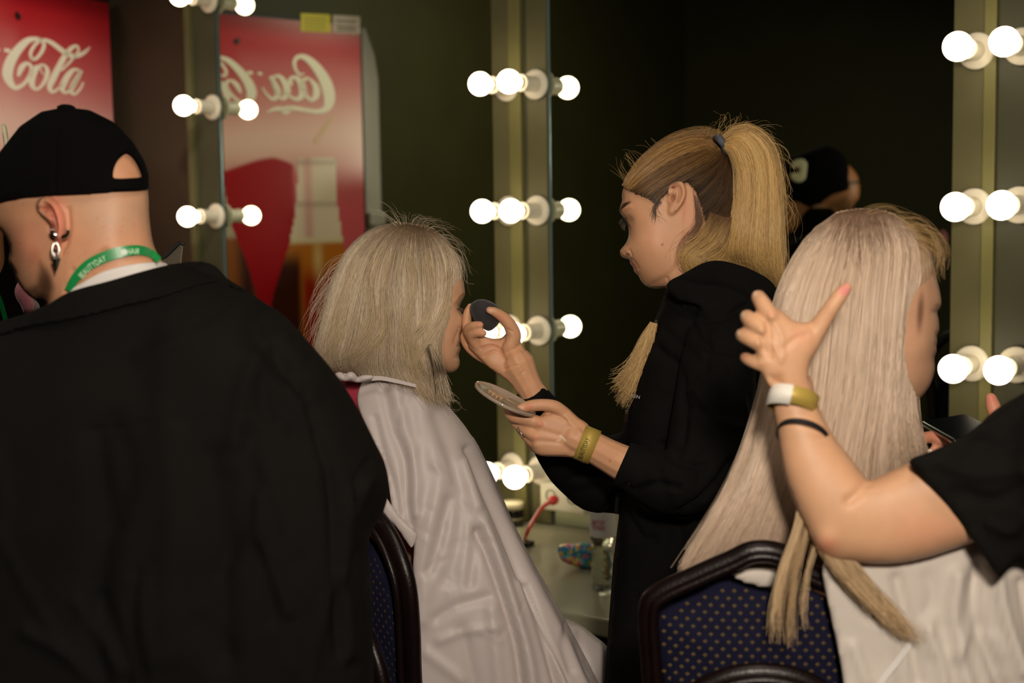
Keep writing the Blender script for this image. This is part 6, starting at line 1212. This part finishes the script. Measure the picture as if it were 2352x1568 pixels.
em = [(1838, 372), (1848, 366), (1858, 372), (1860, 386), (1856, 408), (1850, 416), (1838, 418), (1826, 413), (1823, 400), (1832, 394), (1842, 394), (1844, 386), (1834, 384), (1826, 388), (1824, 380), (1830, 370)]
em = [(1838, 366), (1852, 366), (1860, 376), (1859, 392), (1856, 410), (1846, 418), (1834, 418), (1823, 410), (1823, 398), (1834, 397), (1841, 396), (1841, 386), (1832, 386), (1824, 384), (1826, 372)]
eb = Blob(em, Zv-.098, k=.3, cap=.004, step=2.5, smooth=True); me_ = remesh([eb.vf()], .0015, 1); mirror_me(me_); mesh_obj('badge', me_, capR_o, mat('pale_badge', (240, 236, 200), .7), label='pale rounded badge')
tR = wt([bR+EZ*.80, bR+EZ*1.0, bR+EZ*1.25, bR+EZ*1.36, bR+EZ*1.40], [.165, .16, .165, .12, .07], 24); arm_ = [wt([bR+np.array([s_*.12, s_*.12, 1.3]), bR+np.array([s_*.19+.03, s_*.16-.03, 1.08]), bR+np.array([s_*.10+.12, s_*.08-.14, 1.0])], [.07, .055, .045]) for s_ in (-1, 1)]
mesh_obj('black_top', remesh([tR]+arm_, .009, 3), P_R, M_blk)
# lanyard strip of that person where it shows at the left edge
lp_ = [(-14, 660), (0, 690), (9, 720), (16, 750), (20, 790)]
zt2 = float((W1(0, 720, 1)-CAM)@FW)
def zfun(x, y):
    r = ray(float(x), float(y)); 
    # distance to the torso cylinder
    a = r[0]**2+r[1]**2; c = bR[:2]-CAM[:2]; b_ = r[0]*c[0]+r[1]*c[1]; disc = b_*b_-a*(c@c-.172**2); return (b_-math.sqrt(max(disc, 0)))/a-.004
rb = ribbon('lanyard', [(p[0], p[1], 11) for p in lp_], 11, zfun, P_R, M_grn, .0015, label='green lanyard')
# pink powder puff and grey holder seen past the bald man's chin
o = mesh_obj('powder_puff', remesh([Blob([(38, 652), (44, 646), (56, 656), (70, 674), (80, 700), (72, 716), (56, 720), (46, 700), (36, 684), (33, 668)], 2.0, k=.7, cap=.015, step=3).vf()], .002, 3), None, mat('pink_puff', (216, 136, 150), .9, sheen=.4, bump=.5, bump_scale=300)); tag(o, 'pink powder puff showing past the bald man\'s beard', 'puff')
o = mesh_obj('sponge_holder', remesh([Blob([(70, 680), (84, 690), (92, 702), (90, 714), (72, 722), (66, 712)], 2.03, k=.6, cap=.012, step=3).vf()], .002, 2), None, mat('grey_holder', (150, 142, 130), .6)); tag(o, 'small grey block held beside the pink puff', 'sponge')
# glossy dark pointed panel behind the jacket collar
pn3 = [(365, 596), (380, 590), (414, 556), (421, 562), (416, 606), (372, 610)]
V = [W1(x, y, 1.80) for x, y in pn3]+[W1(x, y, 1.812) for x, y in pn3]; n = 6
o = build('pointed_panel', V, [tuple(range(n)), tuple(range(2*n-1, n-1, -1))]+[(i, (i+1) % n, n+(i+1) % n, n+i) for i in range(n)], None, mat('smoky_metal', (110, 104, 90), .3, .8)); bevel(o, .001); tag(o, 'dark-edged pointed panel sticking up behind the jacket collar', 'hand mirror')
pe = [W1(x, y, 1.797) for x, y in [(366, 594), (381, 588), (413, 557), (421, 560)]]; V, F = tube_vf(np.array(pe), .0022, 8); build('rim', V, F, o, M_black, True)
